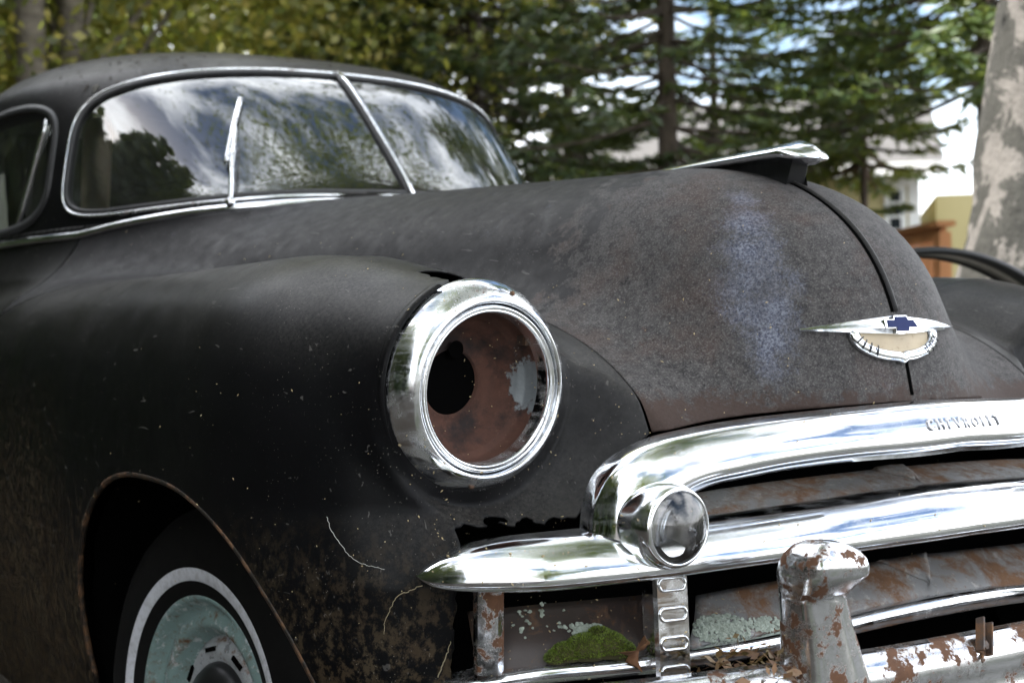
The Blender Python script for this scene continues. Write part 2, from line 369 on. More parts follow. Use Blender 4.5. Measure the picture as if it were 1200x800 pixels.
def surface_net(f, lo, hi, h):
    ax = [np.arange(l, u+h*.5, h) for l, u in zip(lo, hi)]
    F = np.empty([len(q) for q in ax], np.float32)
    Y, Z = np.meshgrid(ax[1], ax[2], indexing='ij')
    for i, xv in enumerate(ax[0]): F[i] = f(np.full_like(Y, xv), Y, Z)
    S = F < 0; n = [len(q)-1 for q in ax]
    tot = np.zeros(n+[3], np.float32); cnt = np.zeros(n, np.float32)
    off = [(i, j, k) for i in (0, 1) for j in (0, 1) for k in (0, 1)]
    for a in off:
        for d in range(3):
            if a[d]: continue
            b = list(a); b[d] = 1
            A = tuple(slice(o, o+m) for o, m in zip(a, n)); B = tuple(slice(o, o+m) for o, m in zip(b, n))
            c = S[A] != S[B]
            if not c.any(): continue
            fa, fb = F[A][c], F[B][c]; t = fa/(fa-fb)
            p = np.zeros((len(t), 3), np.float32); p[:] = a; p[:, d] = t
            tot[c] += p; cnt[c] += 1
    act = cnt > 0; idx = np.full(n, -1, np.int64); idx[act] = np.arange(act.sum())
    ii = np.argwhere(act); V = (tot[act]/cnt[act][:, None]+ii)*h+np.array(lo)
    quads = []
    for d in range(3):
        u, v = (d+1) % 3, (d+2) % 3
        sl = [slice(1, m) for m in n]; sl[d] = slice(0, n[d]); sl2 = list(sl); sl2[d] = slice(1, n[d]+1)
        c = S[tuple(sl)] != S[tuple(sl2)]; ins = S[tuple(sl)][c]
        e = np.argwhere(c)
        o = [1, 1, 1]; o[d] = 0; e = e+np.array(o)
        def g(du, dv):
            q = e.copy(); q[:, u] -= du; q[:, v] -= dv; return idx[q[:, 0], q[:, 1], q[:, 2]]
        Q = np.stack([g(1, 1), g(0, 1), g(0, 0), g(1, 0)], 1)
        Q[~ins] = Q[~ins][:, ::-1]; quads.append(Q)
    return V, np.concatenate(quads)
def clip(V, F, g, reproj=None):
    """keep g>0; V array, F list of index tuples, g callable on arrays"""
    gv = g(*V.T); keep = gv > 0
    out = []; new = []; cache = {}; nV = len(V)
    def cut(i, j):
        k = (i, j) if i < j else (j, i)
        if k not in cache:
            a, b = k; t0, t1 = 0., 1.; A, B = V[a], V[b]; sa = gv[a] > 0
            t = gv[a]/(gv[a]-gv[b])
            cache[k] = nV+len(new); new.append(A+(B-A)*t)
        return cache[k]
    for f in F:
        kk = [keep[i] for i in f]
        if all(kk): out.append(f); continue
        if not any(kk): continue
        poly = []
        for i in range(len(f)):
            a, b = f[i], f[(i+1) % len(f)]
            if keep[a]: poly.append(a)
            if keep[a] != keep[b]: poly.append(cut(a, b))
        if len(poly) >= 3: out.append(tuple(poly))
    if new: V = np.concatenate([V, np.array(new)])
    used = np.zeros(len(V), bool)
    for f in out: used[list(f)] = True
    remap = np.cumsum(used)-1
    return V[used], [tuple(int(remap[i]) for i in f) for f in out]
def vnoise(x, y, z, s, seed=0.):
    o = np.empty(len(x))
    for i, (a, b, c) in enumerate(zip(x, y, z)): o[i] = mnoise.noise((a*s+seed, b*s, c*s))
    return o
SEAM = lambda y: np.interp(y, [-.8, -.3, .3, .8, 1.2], [.420, .422, .50, .68, .86])
V0, Q0 = surface_net(body, (-.99, -.86, -.02), (.012, 1.95, 1.22), .008)
V0 = project(body, V0); F0 = [tuple(int(i) for i in q) for q in Q0]
# cut the centre plane, floor and rear
V0, F0 = clip(V0, F0, lambda x, y, z: -x)
V0, F0 = clip(V0, F0, lambda x, y, z: np.minimum(z-np.where(y > .25, .012, .185), 1.90-y))
# ------------------------------------------------------------------ car: sheet-metal panels
GROUND = -.13
def hit(o, d, tmax=3.0):
    """first crossing of the body surface along a ray"""
    o = np.array(o, float); d = np.array(d, float); ts = np.linspace(0, tmax, 1500); P = o+ts[:, None]*d
    v = body(*P.T); k = np.argmax(v < 0)
    if v[k] >= 0: return None
    a, b = ts[k-1], ts[k]
    for _ in range(25):
        m = (a+b)/2
        if body(*(o+m*d)[:, None])[0] < 0: b = m
        else: a = m
    return Vector(o+b*d)
def body_normal(p):
    g = grad(body, np.array([p]))[0]; return Vector(g).normalized()

car = empty('vintage_car', (0, 0, GROUND), 'derelict black vintage car with a missing headlamp lens and rusty chrome grille', 'car')
paint_fender(); paint_hood()
for nm, kw in (('chrome', dict(pit=.4, dirt=.34)), ('chrome_rusty', dict(pit=.6, rust=.30, dirt=.5, seed=2)), ('chrome_dirty', dict(pit=.5, rust=.10, dirt=.7, seed=4)), ('chrome_bumper', dict(pit=.5, rust=.42, dirt=.6, seed=6, rscale=16))): chrome(nm, **kw)
plain('black_inner', (.0025, .0025, .0025), .95, spec=0.0); plain('rubber', (.012, .012, .012), .65); plain('gasket', (.02, .02, .021), .55)
rusty_paint('panel_grey', (.21, .21, .21), .66, 1, 13, (.27, .265, .25)); rusty_paint('panel_brown', (.045, .032, .028), .40, 3); rusty_paint('wheel_green', (.22, .32, .31), .42, 5, 34, (.46, .49, .50))
rusty_paint('wheel_grey', (.40, .42, .44), .42, 8, 40, (.16, .17, .18)); bucket_mat(); rusty_paint('brown_steel', (.05, .035, .03), .6, 12, 30)

ZLIP = lambda a: .738-.028*(np.minimum(a, .5)/.42)**2
def lampcut(x, y, z, torn=1.):
    px, py, pz = x-LC.x, y-LC.y, z-LC.z; t = px*LN.x+py*LN.y+pz*LN.z
    r = np.sqrt(pos(px*px+py*py+pz*pz-t*t))
    tear = .133-.016*(1-torn)
    # rusted-out tear above the rim
    ang = np.arctan2(pz, px)
    m = np.exp(-((ang-1.50)/.30)**2)
    jag = vnoise(x, y, z, 90)*.010
    return np.where(t > -.13, r-(tear+torn*m*(.052+jag*1.6)), 1.)
def archcut(x, y, z):
    yc, zc = -.055, .20
    ry = np.where(y < yc, .515, .475)
    e = (np.abs(y-yc)/ry)**2.6+(pos(z-zc)/.432)**2.3
    return np.where((np.abs(x) > .55), e-1, 1.)+vnoise(x, y, z, 60)*.012
V0, F0 = clip(V0, F0, archcut)
def grillcut(x, y, z):
    a = np.abs(x); n = vnoise(x, y, z, 45)*.008+vnoise(x, y, z, 120)*.006
    b1 = np.maximum(a-.575, z-(ZLIP(a)-.002-.9*pos(a-.42)))
    b2 = np.maximum(a-.70, z-(.598+1.5*n))
    b3 = np.maximum(a-(.718+n*.7), z-.535)
    d = np.minimum(np.minimum(b1, b2), b3)
    return np.where(y < -.42, d, 1.)
V0, F0 = clip(V0, F0, grillcut)
def panel(name, V, F, mat, mirror=False, parent=None):
    V = V.copy()
    if mirror: V[:, 0] *= -1; F = [f[::-1] for f in F]
    o = obj(name, V, F, MAT[mat], parent or car); mod_solidify(o, .0025); return o
VW, FW_ = clip(V0, F0, lambda x, y, z: lampcut(x, y, z, 0.)); V0, F0 = clip(V0, F0, lampcut)   # the far fender's lamp opening is whole
seam_g = lambda x, y, z: SEAM(y)-.0014-np.abs(x)
on_top = lambda x, y, z: np.where(z > .66, 1., -1.)
DOORY = lambda z: 1.19+.10*(1.0-z)
Vh, Fh = clip(V0, F0, lambda x, y, z: np.minimum(seam_g(x, y, z), np.where(z > .6, 1., -1.)))
Vh, Fh = clip(Vh, Fh, lambda x, y, z: (DOORY(z)-.002)-y)
Vf, Ff = clip(V0, F0, lambda x, y, z: np.where(z > .6, np.abs(x)-SEAM(y)-.0014, 1.))
Vd, Fd = clip(V0, F0, lambda x, y, z: np.minimum(y-(DOORY(z)+.003), np.abs(x)-.3))
Vf, Ff = clip(Vf, Ff, lambda x, y, z: (DOORY(z)-.003)-y)
# both halves of the hood are one pressing
hv = Vh.copy(); hv[:, 0] *= -1
panel('hood', np.concatenate([Vh, hv]), Fh+[tuple(i+len(Vh) for i in f[::-1]) for f in Fh], 'hood')
Vg, Fg = clip(VW, FW_, lambda x, y, z: np.minimum(np.where(z > .6, np.abs(x)-SEAM(y)-.0014, 1.), (DOORY(z)-.003)-y))
def far_sag(P):
    """the far fender has sunk a little on its mounts"""
    P = P.copy(); st = lambda t: np.clip(t, 0, 1)**2*(3-2*np.clip(t, 0, 1)); P[:, 2] -= .024*st((P[:, 2]-.6)/.3)*st((np.abs(P[:, 0])-.43)/.18); return P
panel('fender', Vf, Ff, 'fender'); panel('fender', far_sag(Vg), Fg, 'fender', True)
for mir in (False, True): panel('door', Vd, Fd, 'fender', mir)
# ------------------------------------------------------------------ greenhouse
def gh(phi, z):
    """point on the roof shell for plan angle phi (0 = straight ahead, + to the car's left) and height z"""
    kx, ky = float(gkx(z)), float(gky(z))
    s, c = math.sin(phi), math.cos(phi); r = (abs(s/(GR[0]*kx))**GP+abs(c/(GR[1]*ky))**GP)**(-1/GP)
    return Vector((GC[0]+r*s, GC[1]-r*c, z))
def gh_n(phi, z):
    e = 1e-3; a = gh(phi+e, z)-gh(phi-e, z); b = gh(phi, z+e)-gh(phi, z-e); return a.cross(b).normalized()
def ghf(x, y, z):
    return (np.abs(x)/(GR[0]*gkx(z)))**GP+(np.abs(y-GC[1])/(GR[1]*gky(z)))**GP-1
WPM = math.radians(42.5)
def ws_bounds(phi):
    q = (phi/WPM)**2; return 1.188-.072*q, 1.532-.050*q
def ws_in(phi, z, grow=0.):
    lo, hi = ws_bounds(phi); v = (z-(lo+hi)/2)/((hi-lo)/2+grow); u = phi/(WPM+grow*1.05)
    return np.abs(u)**5+np.abs(v)**5-1
SWa, SWb = math.radians(46.5), math.radians(100)
def sw_in(phi, z):
    u = (np.abs(phi)-(SWa+SWb)/2)/((SWb-SWa)/2); v = (z-1.30)/.165; return np.abs(u)**5+np.abs(v)**4-1
gv = []; gf = []; NA = 360; zs_ = list(np.linspace(1.10, 1.56, 70))+[p.x for p in _gt if p.x > 1.562][:-1]; NZ = len(zs_)-1
for zt in zs_:
    for i in range(NA): gv.append(gh(2*math.pi*i/NA, zt))
for j in range(NZ):
    for i in range(NA): gf.append((j*NA+i, j*NA+(i+1) % NA, (j+1)*NA+(i+1) % NA, (j+1)*NA+i))
gf.append(tuple(NZ*NA+i for i in range(NA)))
gV = np.array([tuple(v) for v in gv]); ph = lambda x, y: np.arctan2(x, GC[1]-y)
gV, gF = clip(gV, gf, lambda x, y, z: ws_in(ph(x, y), z))
gV, gF = clip(gV, gF, lambda x, y, z: sw_in(ph(x, y), z))
RWM = math.radians(33)
def rw_in(phi, z): return (np.abs(math.pi-np.abs(phi))/RWM)**5+(np.abs(z-1.36)/.12)**4-1
gV, gF = clip(gV, gF, lambda x, y, z: rw_in(ph(x, y), z))
roof = obj('roof', gV, gF, MAT['fender'], car); mod_solidify(roof, .02)
# ------------------------------------------------------------------ roof details: glass, mouldings, wiper, interior
def glassmat():
    m, t, b = new_mat('dusty_glass'); q = NT(t)
    dust = q.ramp(q.noise(7, 7, .62, mscale=(1, 1, .5)), [(.35, .01), (.8, .07)])
    gl = q.n('ShaderNodeBsdfGlossy'); gl.inputs['Roughness'].default_value = .012; gl.inputs['Color'].default_value = (.95, .97, .97, 1)
    tr = q.n('ShaderNodeBsdfTransparent'); tr.inputs['Color'].default_value = (.80, .86, .83, 1)
    df = q.n('ShaderNodeBsdfDiffuse'); df.inputs['Color'].default_value = (.35, .36, .34, 1)
    fr = q.n('ShaderNodeFresnel'); fr.inputs['IOR'].default_value = 2.25
    bn = q.bump(q.noise(5, 3, mscale=(1, 1, .35)), 0.06, .004)
    q.l(bn, gl.inputs['Normal']); q.l(bn, fr.inputs['Normal'])
    m1 = q.n('ShaderNodeMixShader'); q.l(dust, m1.inputs[0]); q.l(tr.outputs[0], m1.inputs[1]); q.l(df.outputs[0], m1.inputs[2])
    m2 = q.n('ShaderNodeMixShader'); q.l(fr.outputs[0], m2.inputs[0]); q.l(m1.outputs[0], m2.inputs[1]); q.l(gl.outputs[0], m2.inputs[2])
    q.l(m2.outputs[0], t.nodes['Material Output'].inputs[0]); t.nodes.remove(b); MAT['glass'] = m
glassmat(); _sg = MAT['glass'].copy(); _sg.name = 'side_glass'; MAT['side_glass'] = _sg
for _n in _sg.node_tree.nodes:
    if _n.type == 'FRESNEL': _n.inputs['IOR'].default_value = 1.45
    if _n.type == 'BSDF_TRANSPARENT': _n.inputs['Color'].default_value = (.93, .95, .94, 1)
def ws_loop(n=160, grow=0.):
    out = []
    for k in range(n):
        t = 2*math.pi*k/n; c, s = math.cos(t), math.sin(t)
        u = math.copysign(abs(c)**.4, c); v = math.copysign(abs(s)**.4, s); phi = u*(WPM+grow*1.05)
        lo, hi = ws_bounds(phi); out.append((phi, (lo+hi)/2+v*((hi-lo)/2+grow)))
    return out
lp = ws_loop(200)
MB().sweep([gh(p, z) for p, z in lp], [(-.007, -.004), (.007, -.004), (.006, .005), (-.006, .005)], [gh_n(p, z) for p, z in lp], closed=True).obj('windshield_gasket', MAT['gasket'], car)
lp2 = ws_loop(200, .009)
MB().sweep([gh(p, z) for p, z in lp2], [(-.005, 0), (.005, 0), (.0035, .005), (0, .007), (-.0035, .005)], [gh_n(p, z) for p, z in lp2], closed=True).obj('windshield_moulding', MAT['chrome_dirty'], car)
for sg in (-1, 1):                                                         # the two panes
    vv, ff = [], []; nu, nv = 40, 16
    for i in range(nu+1):
        for j in range(nv+1):
            phi = sg*(.004+(WPM+.004)*i/nu); lo, hi = ws_bounds(phi); z = lo-.006+(hi-lo+.012)*j/nv
            if ws_in(phi, z) > 0:                                          # pull the outer corner in under the gasket
                kk = (ws_in(phi, z)+1)**-.2; mid = (lo+hi)/2; phi, z = phi*(kk+.004), mid+(z-mid)*(kk+.004)
            vv.append(gh(phi, z)-gh_n(phi, z)*.004)
    for i in range(nu):
        for j in range(nv):
            q_ = (i*(nv+1)+j, (i+1)*(nv+1)+j, (i+1)*(nv+1)+j+1, i*(nv+1)+j+1); ff.append(q_ if sg > 0 else q_[::-1])
    obj('windshield_pane', vv, ff, MAT['glass'], car)
bar = [gh(0, 1.178+(1.540-1.178)*k/12) for k in range(13)]; bn_ = [gh_n(0, 1.19+.32*k/12) for k in range(13)]
cb = MB().sweep(bar, [(-.013, -.006), (.013, -.006), (.012, .006), (-.012, .006)], bn_).obj('windshield_divider', MAT['gasket'], car)
MB().sweep([p+n*.006 for p, n in zip(bar, bn_)], [(-.006, -.001), (.006, -.001), (.004, .005), (-.004, .005)], bn_).obj('divider_strip', MAT['chrome_dirty'], cb)
# belt moulding: along the windshield foot and back along the doors
blt = []
for k in range(60):
    phi = -math.radians(100)+math.radians(100)*k/59
    lo, hi = ws_bounds(max(-WPM, min(WPM, phi))); zb = lo-.028
    if phi < -WPM: zb -= .030*min(1, (-phi-WPM)/.5)
    blt.append(phi_z := (phi, zb))
for sg in (1, -1):
    MB().sweep([gh(p*sg, max(z, 1.101)) + gh_n(p*sg, z)*.004 for p, z in blt][::sg], [(-.011, -.002), (.011, -.002), (.009, .006), (0, .010), (-.009, .006)], [gh_n(p*sg, z) for p, z in blt][::sg]).obj('belt_moulding', MAT['chrome'], car)
# side glass, frame bar of the vent pane
for sg in (-1, 1):
    vv, ff = [], []; nu, nv = 30, 10
    for i in range(nu+1):
        for j in range(nv+1):
            phi = sg*(SWa-.02+(SWb-SWa+.04)*i/nu); z = 1.125+.355*j/nv; vv.append(gh(phi, z)-gh_n(phi, z)*.024)
    for i in range(nu):
        for j in range(nv):
            q_ = (i*(nv+1)+j, (i+1)*(nv+1)+j, (i+1)*(nv+1)+j+1, i*(nv+1)+j+1); ff.append(q_ if sg > 0 else q_[::-1])
    obj('side_window_pane', vv, ff, MAT['side_glass'], car)
    lp3 = []
    for k in range(120):
        t = 2*math.pi*k/120; c, s = math.cos(t), math.sin(t)
        u = math.copysign(abs(c)**.4, c); v = math.copysign(abs(s)**.5, s)
        lp3.append((sg*((SWa+SWb)/2+u*(SWb-SWa)/2), 1.30+v*.165))
    MB().sweep([gh(p, z) for p, z in lp3], [(-.010, -.012), (.010, -.012), (.010, .005), (-.010, .005)], [gh_n(p, z) for p, z in lp3], closed=True).obj('side_window_gasket', MAT['gasket'], car)
vb = [gh(-math.radians(51), 1.44), gh(-math.radians(57.5), 1.145)]
MB().sweep([vb[0].lerp(vb[1], k/6) + gh_n(-.95, 1.3)*-.012 for k in range(7)], [(-.008, -.006), (.008, -.006), (.008, .006), (-.008, .006)], [gh_n(-.95, 1.3)]*7).obj('vent_window_bar', MAT['chrome'], car)
vv, ff = [], []
for i in range(25):
    for j in range(9):
        phi = math.pi-RWM-.03+(2*RWM+.06)*i/24; z = 1.225+.27*j/8; vv.append(gh(phi, z)-gh_n(phi, z)*.012)
obj('rear_window_pane', vv, [(i*9+j, (i+1)*9+j, (i+1)*9+j+1, i*9+j+1) for i in range(24) for j in range(8)], MAT['side_glass'], car)
# wiper: spindle, arm and blade
def on_shell(px, py, off=0.):
    d = ray(px, py); best = None
    ts = np.linspace(2.2, 4.6, 1600); P = np.array(CAM)+ts[:, None]*np.array(d); v = ghf(*P.T); k = int(np.argmax(v < 0))
    p = Vector(P[k]); ph_ = math.atan2(p.x, GC[1]-p.y); return p+gh_n(ph_, p.z)*off, gh_n(ph_, p.z)
w0, wn0 = on_shell(272, 239, .012); w1, wn1 = on_shell(276, 185, .030); w2, wn2 = on_shell(282, 120, .012); w3, _ = on_shell(266, 194, .012)
wp = MB().lathe([(.0, .012), (.008, .012), (.012, .004), (.013, -.02)], frame(w0, wn0), 20).obj('wiper_spindle', MAT['chrome_rusty'], car)
MB().tube(catmull([w0, w0.lerp(w1, .5)+wn1*.012, w1, w1.lerp(w2, .35)+wn1*.008], 6), [.006]*12+[.0045]*7, 8).obj('wiper_arm', MAT['chrome_dirty'], wp)
MB().sweep(catmull([w2, w2.lerp(w3, .5)+wn2*.006, w3], 8), [(-.004, -.006), (.004, -.006), (.005, .004), (-.005, .004)], wn2).obj('wiper_blade', MAT['chrome_dirty'], wp)
# interior: dash, headliner, seats, visor, tan door post trim
plain('tan_cloth', (.84, .63, .47), .9); plain('dark_cloth', (.020, .018, .016), .95); plain('headliner', (.10, .095, .085), .95)
MB().box((0, 2.02, 1.16), (1.25, .22, .55), Matrix.Rotation(-.2, 3, 'X')).obj('seat_back', MAT['dark_cloth'], car, smooth=False)
MB().box((0, 1.35, .55), (1.3, 1.9, .5)).obj('cabin_floor', MAT['black_inner'], car, smooth=False)
def pad(name, c, sx, sy, sz, mat, M=None):
    vv, ff = [], []; n1, n2 = 24, 16
    for j in range(n2+1):
        v = -math.pi/2+math.pi*j/n2
        for i in range(n1):
            u = 2*math.pi*i/n1; e = lambda t, p: math.copysign(abs(t)**p, t)
            p = Vector((sx*e(math.cos(v), .4)*e(math.cos(u), .5), sy*e(math.cos(v), .4)*e(math.sin(u), .5), sz*e(math.sin(v), .4)))
            vv.append(Vector(c)+(M @ p if M is not None else p))
    for j in range(n2):
        for i in range(n1): ff.append((j*n1+i, j*n1+(i+1) % n1, (j+1)*n1+(i+1) % n1, (j+1)*n1+i))
    return obj(name, vv, ff, MAT[mat], car)
pc = CAM+ray(113, 200)*3.58
pad('door_post_trim', (pc.x, pc.y, pc.z), .030, .05, .135, 'tan_cloth', Matrix.Rotation(.06, 3, 'Y'))
pv = CAM+ray(165, 122)*3.62
pad('sun_visor', (pv.x, pv.y, pv.z), .17, .012, .035, 'headliner', Matrix.Rotation(.5, 3, 'Z'))

# ------------------------------------------------------------------ hood: centre bead, ornament, emblem
def centre_pt(z=None, y=None, off=0.):
    p = hit((0, -1.2, z), (0, 1, 0)) if z is not None else hit((0, y, 1.4), (0, 0, -1))
    return p+body_normal(p)*off
bead = [centre_pt(y=y, off=.001) for y in np.linspace(.55, -.54, 30)]+[centre_pt(z=z, off=.001) for z in np.linspace(1.075, .75, 26)]
bead_low = bead[-3:]+[centre_pt(z=.742, off=.001)]; bead = [p for p in bead if p.z > .858]
MB().sweep(bead, [(-.0050, -.004), (.0050, -.004), (.004, .003), (0, .0048), (-.004, .003)], [body_normal(p) for p in bead]).obj('hood_bead', MAT['fender'], car)
MB().sweep([p+Vector((-.0068, 0, 0)) for p in bead], [(-.0022, -.004), (.0022, -.004), (.0022, .0008), (-.0022, .0008)], [body_normal(p) for p in bead]).obj('bead_groove', MAT['black_inner'], car)
MB().sweep([centre_pt(z=z, off=0) for z in np.linspace(.805, .744, 8)], [(-.003, -.004), (.003, -.004), (.003, .0012), (-.003, .0012)], [body_normal(centre_pt(z=z)) for z in np.linspace(.805, .744, 8)]).obj('bead_groove', MAT['black_inner'], car)
plain('dark_metal', (.03, .03, .032), .35, .6)
# ornament: dark fin on the hood with a chrome delta wing on top
fv, ff = [], []; ys = np.linspace(-.575, -.12, 24)
for i, y in enumerate(ys):
    t = i/23; zb_ = centre_pt(y=y).z-.006; zt_ = 1.128-.0005*i*t; zt_ = max(zt_, zb_+.008); hw = .013*(1-t)**.5+.004
    fv += [(-hw*1.5, y+(.03 if i == 0 else 0), zb_), (-hw, y, zt_), (hw, y, zt_), (hw*1.5, y+(.03 if i == 0 else 0), zb_)]
for i in range(23): ff += [(i*4+k, i*4+(k+1) % 4, i*4+4+(k+1) % 4, i*4+4+k) for k in range(4)]
ff += [(3, 2, 1, 0), (92, 93, 94, 95)]
orn = mod_bevel(obj('hood_ornament', fv, ff, MAT['dark_metal'], car, smooth=False), .002)
wv, wf_ = [], []; ys = np.linspace(-.612, -.17, 40); NS = 20
for i, y in enumerate(ys):
    t = i/39; hw = .052*min(1, (t/.10+1e-4)**.5)*(1-max(0, (t-.12)/.88))**.75+.003; th = .013*min(1, (t/.08+1e-3)**.5)*(1-.6*t)
    zc_ = 1.1285+.004*t-.010*max(0, .10-t)/.10
    for k in range(NS):
        u = 2*math.pi*k/NS; cx = math.cos(u); ridge = .006*math.exp(-(cx/.28)**2)*(1-t) if math.sin(u) > 0 else -.010*math.exp(-(cx/.35)**2)*(1-t)
        wv.append((hw*cx, y, zc_+th*math.copysign(abs(math.sin(u))**.7, math.sin(u))-.005*abs(cx)*(1-t)+ridge))
for i in range(39): wf_ += [(i*NS+k, i*NS+(k+1) % NS, (i+1)*NS+(k+1) % NS, (i+1)*NS+k) for k in range(NS)]
wf_ += [tuple(range(NS))[::-1], tuple(39*NS+k for k in range(NS))]
obj('ornament_wing', wv, wf_, MAT['chrome'], orn)
# emblem: chrome spear, blue cross badge, half-round shield with cream inlay
plain('enamel_reflection_blue', (.004, .014, .085), .35, ior=1.2); rusty_paint('enamel_cream', (.50, .40, .26), .22, 23, 60)
def nose(x, z, off=0.):
    p = hit((x, -1.3, z), (0, 1, 0)); return p+body_normal(p)*off
EZ = .842
EX = -.012; xs = np.linspace(-.165, .150, 61); path = [nose(x, EZ+.002*math.cos(x*11), .004) for x in xs]
nrm = [body_normal(p) for p in path]
profs = []
for x in xs:
    s = max(.05, 1-abs(x-EX)/(.153 if x < EX else .162))**.8; h = .0155*s+.0012; d = .011*s+.003
    profs.append([(-h, -.006), (-h, .001), (-h*.25, d*.75), (h*.35, d), (h*.8, d*.5), (h, -.006)])
emb = autosmooth(MB().sweep(path, profs, nrm).obj('emblem', MAT['chrome'], car), 25)
def badge(sc_, off, name, mat, parent, th):
    out = [(-.034, .0065), (-.034, -.0065), (-.0125, -.0065), (-.0145, -.0135), (.0145, -.0135), (.0165, -.0065), (.038, -.0065), (.030, .0065), (.0165, .0065), (.0145, .0125), (-.0125, .0125), (-.0145, .0065)]
    c = nose(EX, EZ+.003); n = body_normal(c); M = frame(c+n*off, n)
    v = [M @ Vector((a*sc_, b*sc_, 0)) for a, b in out]; v += [M @ Vector((a*sc_, b*sc_, th)) for a, b in out]; k = len(out)
    return obj(name, v, [tuple(range(k))[::-1], tuple(range(k, 2*k))]+[(i, (i+1) % k, k+(i+1) % k, k+i) for i in range(k)], MAT[mat], parent, smooth=False)
badge(1.0, .004, 'badge_rim', 'chrome', emb, .0130); badge(.84, .004, 'badge_enamel', 'enamel_reflection_blue', emb, .0145)
sh = [];
for k in range(33):
    t = math.pi*k/32; sh.append((-.080*math.cos(t), -.006-.036*math.sin(t)**.85 - (.004 if k == 16 else 0)))
pth = [nose(x+EX, EZ+z, .004) for x, z in sh]
MB().sweep(pth, [(-.0085, -.004), (.0085, -.004), (.0075, .004), (.002, .008), (-.005, .007), (-.0085, .002)], [body_normal(p) for p in pth]).obj('emblem_shield', MAT['chrome'], emb)
for k in (3, 5, 7, 9, 23, 25, 27, 29):
    p = pth[k]; n = body_normal(p); tdir = (pth[k+1]-pth[k-1]).normalized(); s = tdir.cross(n)
    MB().sweep([p-s*.009+n*.0072, p+n*.0092, p+s*.007+n*.0072], [(-.0010, 0), (.0010, 0), (.0010, .001), (-.0010, .001)], n).obj('shield_rib', MAT['dark_metal'], emb)
iv = [nose(x*.86+EX, EZ+z*.86-.001, .0045) for x, z in sh]; iv += [nose(x*.86+EX, EZ-.004, .0045) for x, z in sh]
obj('shield_inlay', iv, [(i, i+1, 33+i+1, 33+i) for i in range(32)], MAT['enamel_cream'], emb)
# ------------------------------------------------------------------ head lamps
def mirrored(o, parent):
    me = o.data.copy(); n = len(me.vertices); co = np.empty(n*3); me.vertices.foreach_get('co', co); co[0::3] *= -1; me.vertices.foreach_set('co', co); me.flip_normals()
    c = bpy.data.objects.new(o.name.split('.')[0], me); col.objects.link(c); c.parent = parent; c.matrix_parent_inverse = PINV(parent)
    for md in o.modifiers:
        m = c.modifiers.new(md.name, md.type)
        if md.type == 'SOLIDIFY': m.thickness = md.thickness; m.offset = md.offset
        if md.type == 'BEVEL': m.width = md.width; m.segments = md.segments; m.limit_method = 'ANGLE'; m.angle_limit = md.angle_limit
    for ch in list(o.children): mirrored(ch, c)
    return c
chrome('chrome_lamp', pit=.55, rust=.03, dirt=.8, seed=11)
LM = frame(LC, LN) @ Matrix.Scale(1.065, 4)
bez = MB().lathe([(.121, -.05), (.1345, -.034), (.1355, -.026), (.133, -.018), (.127, -.006), (.119, .006), (.111, .0125), (.108, .0125), (.1062, .008), (.1060, -.012)], LM, 96).obj('headlamp_bezel', MAT['chrome_lamp'], car)
MB().lathe([(.1045, -.014), (.1045, .004), (.1030, .0085), (.1005, .0095), (.0985, .0065), (.0972, .0080), (.0952, .0070), (.0940, .0015), (.0936, -.016)], LM, 96).obj('retaining_ring', MAT['chrome_lamp'], bez)
bk = MB().lathe([(.1048, -.010), (.0985, -.012), (.0975, -.030), (.0955, -.040), (.0935, -.044), (.0880, -.046), (.0865, -.052), (.080, -.060), (.0715, -.0665), (.0700, -.0705), (.058, -.0755), (.0450, -.0775), (.0425, -.0755), (.0410, -.085)], LM, 72)
bucket = bk.obj('headlamp_bucket', MAT['bucket_rust'], car)
HM = frame(LM @ Vector((0, 0, -.074)), LN)
MB().lathe([(.0, -.006), (.040, -.006), (.060, -.012), (.11, -.03)], HM, 48).obj('socket_hole', MAT['black_inner'], bucket)
MB().lathe([(.0, .0035), (.012, .0035)], frame(HM @ Vector((.002, .046, .002)), LN), 24).obj('socket_notch', MAT['black_inner'], bucket)
for ang, rr, s in ((-1.75, .1215, .0035), (1.3, .1215, .003)):
    c = LM @ Vector((rr*math.cos(ang), rr*math.sin(ang), .002))
    MB().lathe([(0, .004), (s, .0035), (s*1.2, 0)], frame(c, (LN+(c-LC).normalized()*.6)), 12).obj('bezel_screw', MAT['brown_steel'], bez)
for a_, p_ in ((.62, .097), (2.2, .097), (3.9, .097)):                     # adjuster tabs inside the rim
    c = LM @ Vector((p_*math.cos(a_), p_*math.sin(a_), -.026))
    MB().box(c, (.012, .012, .018), LM.to_3x3()).obj('adjuster_tab', MAT['brown_steel'], bucket, smooth=False)
# rolled edge of the fender round the lamp
MB().lathe([(.1375, -.045), (.1415, -.030), (.1400, -.020), (.1365, -.022)], LM, 96, math.radians(115), math.radians(235)).obj('lamp_rim_bead', MAT['fender'], car)
def shifted(o):
    for q_ in [o]+list(o.children): q_.data.transform(Matrix.Translation((.010, 0, -.012)))
for o in (bez, bucket): shifted(mirrored(o, car))

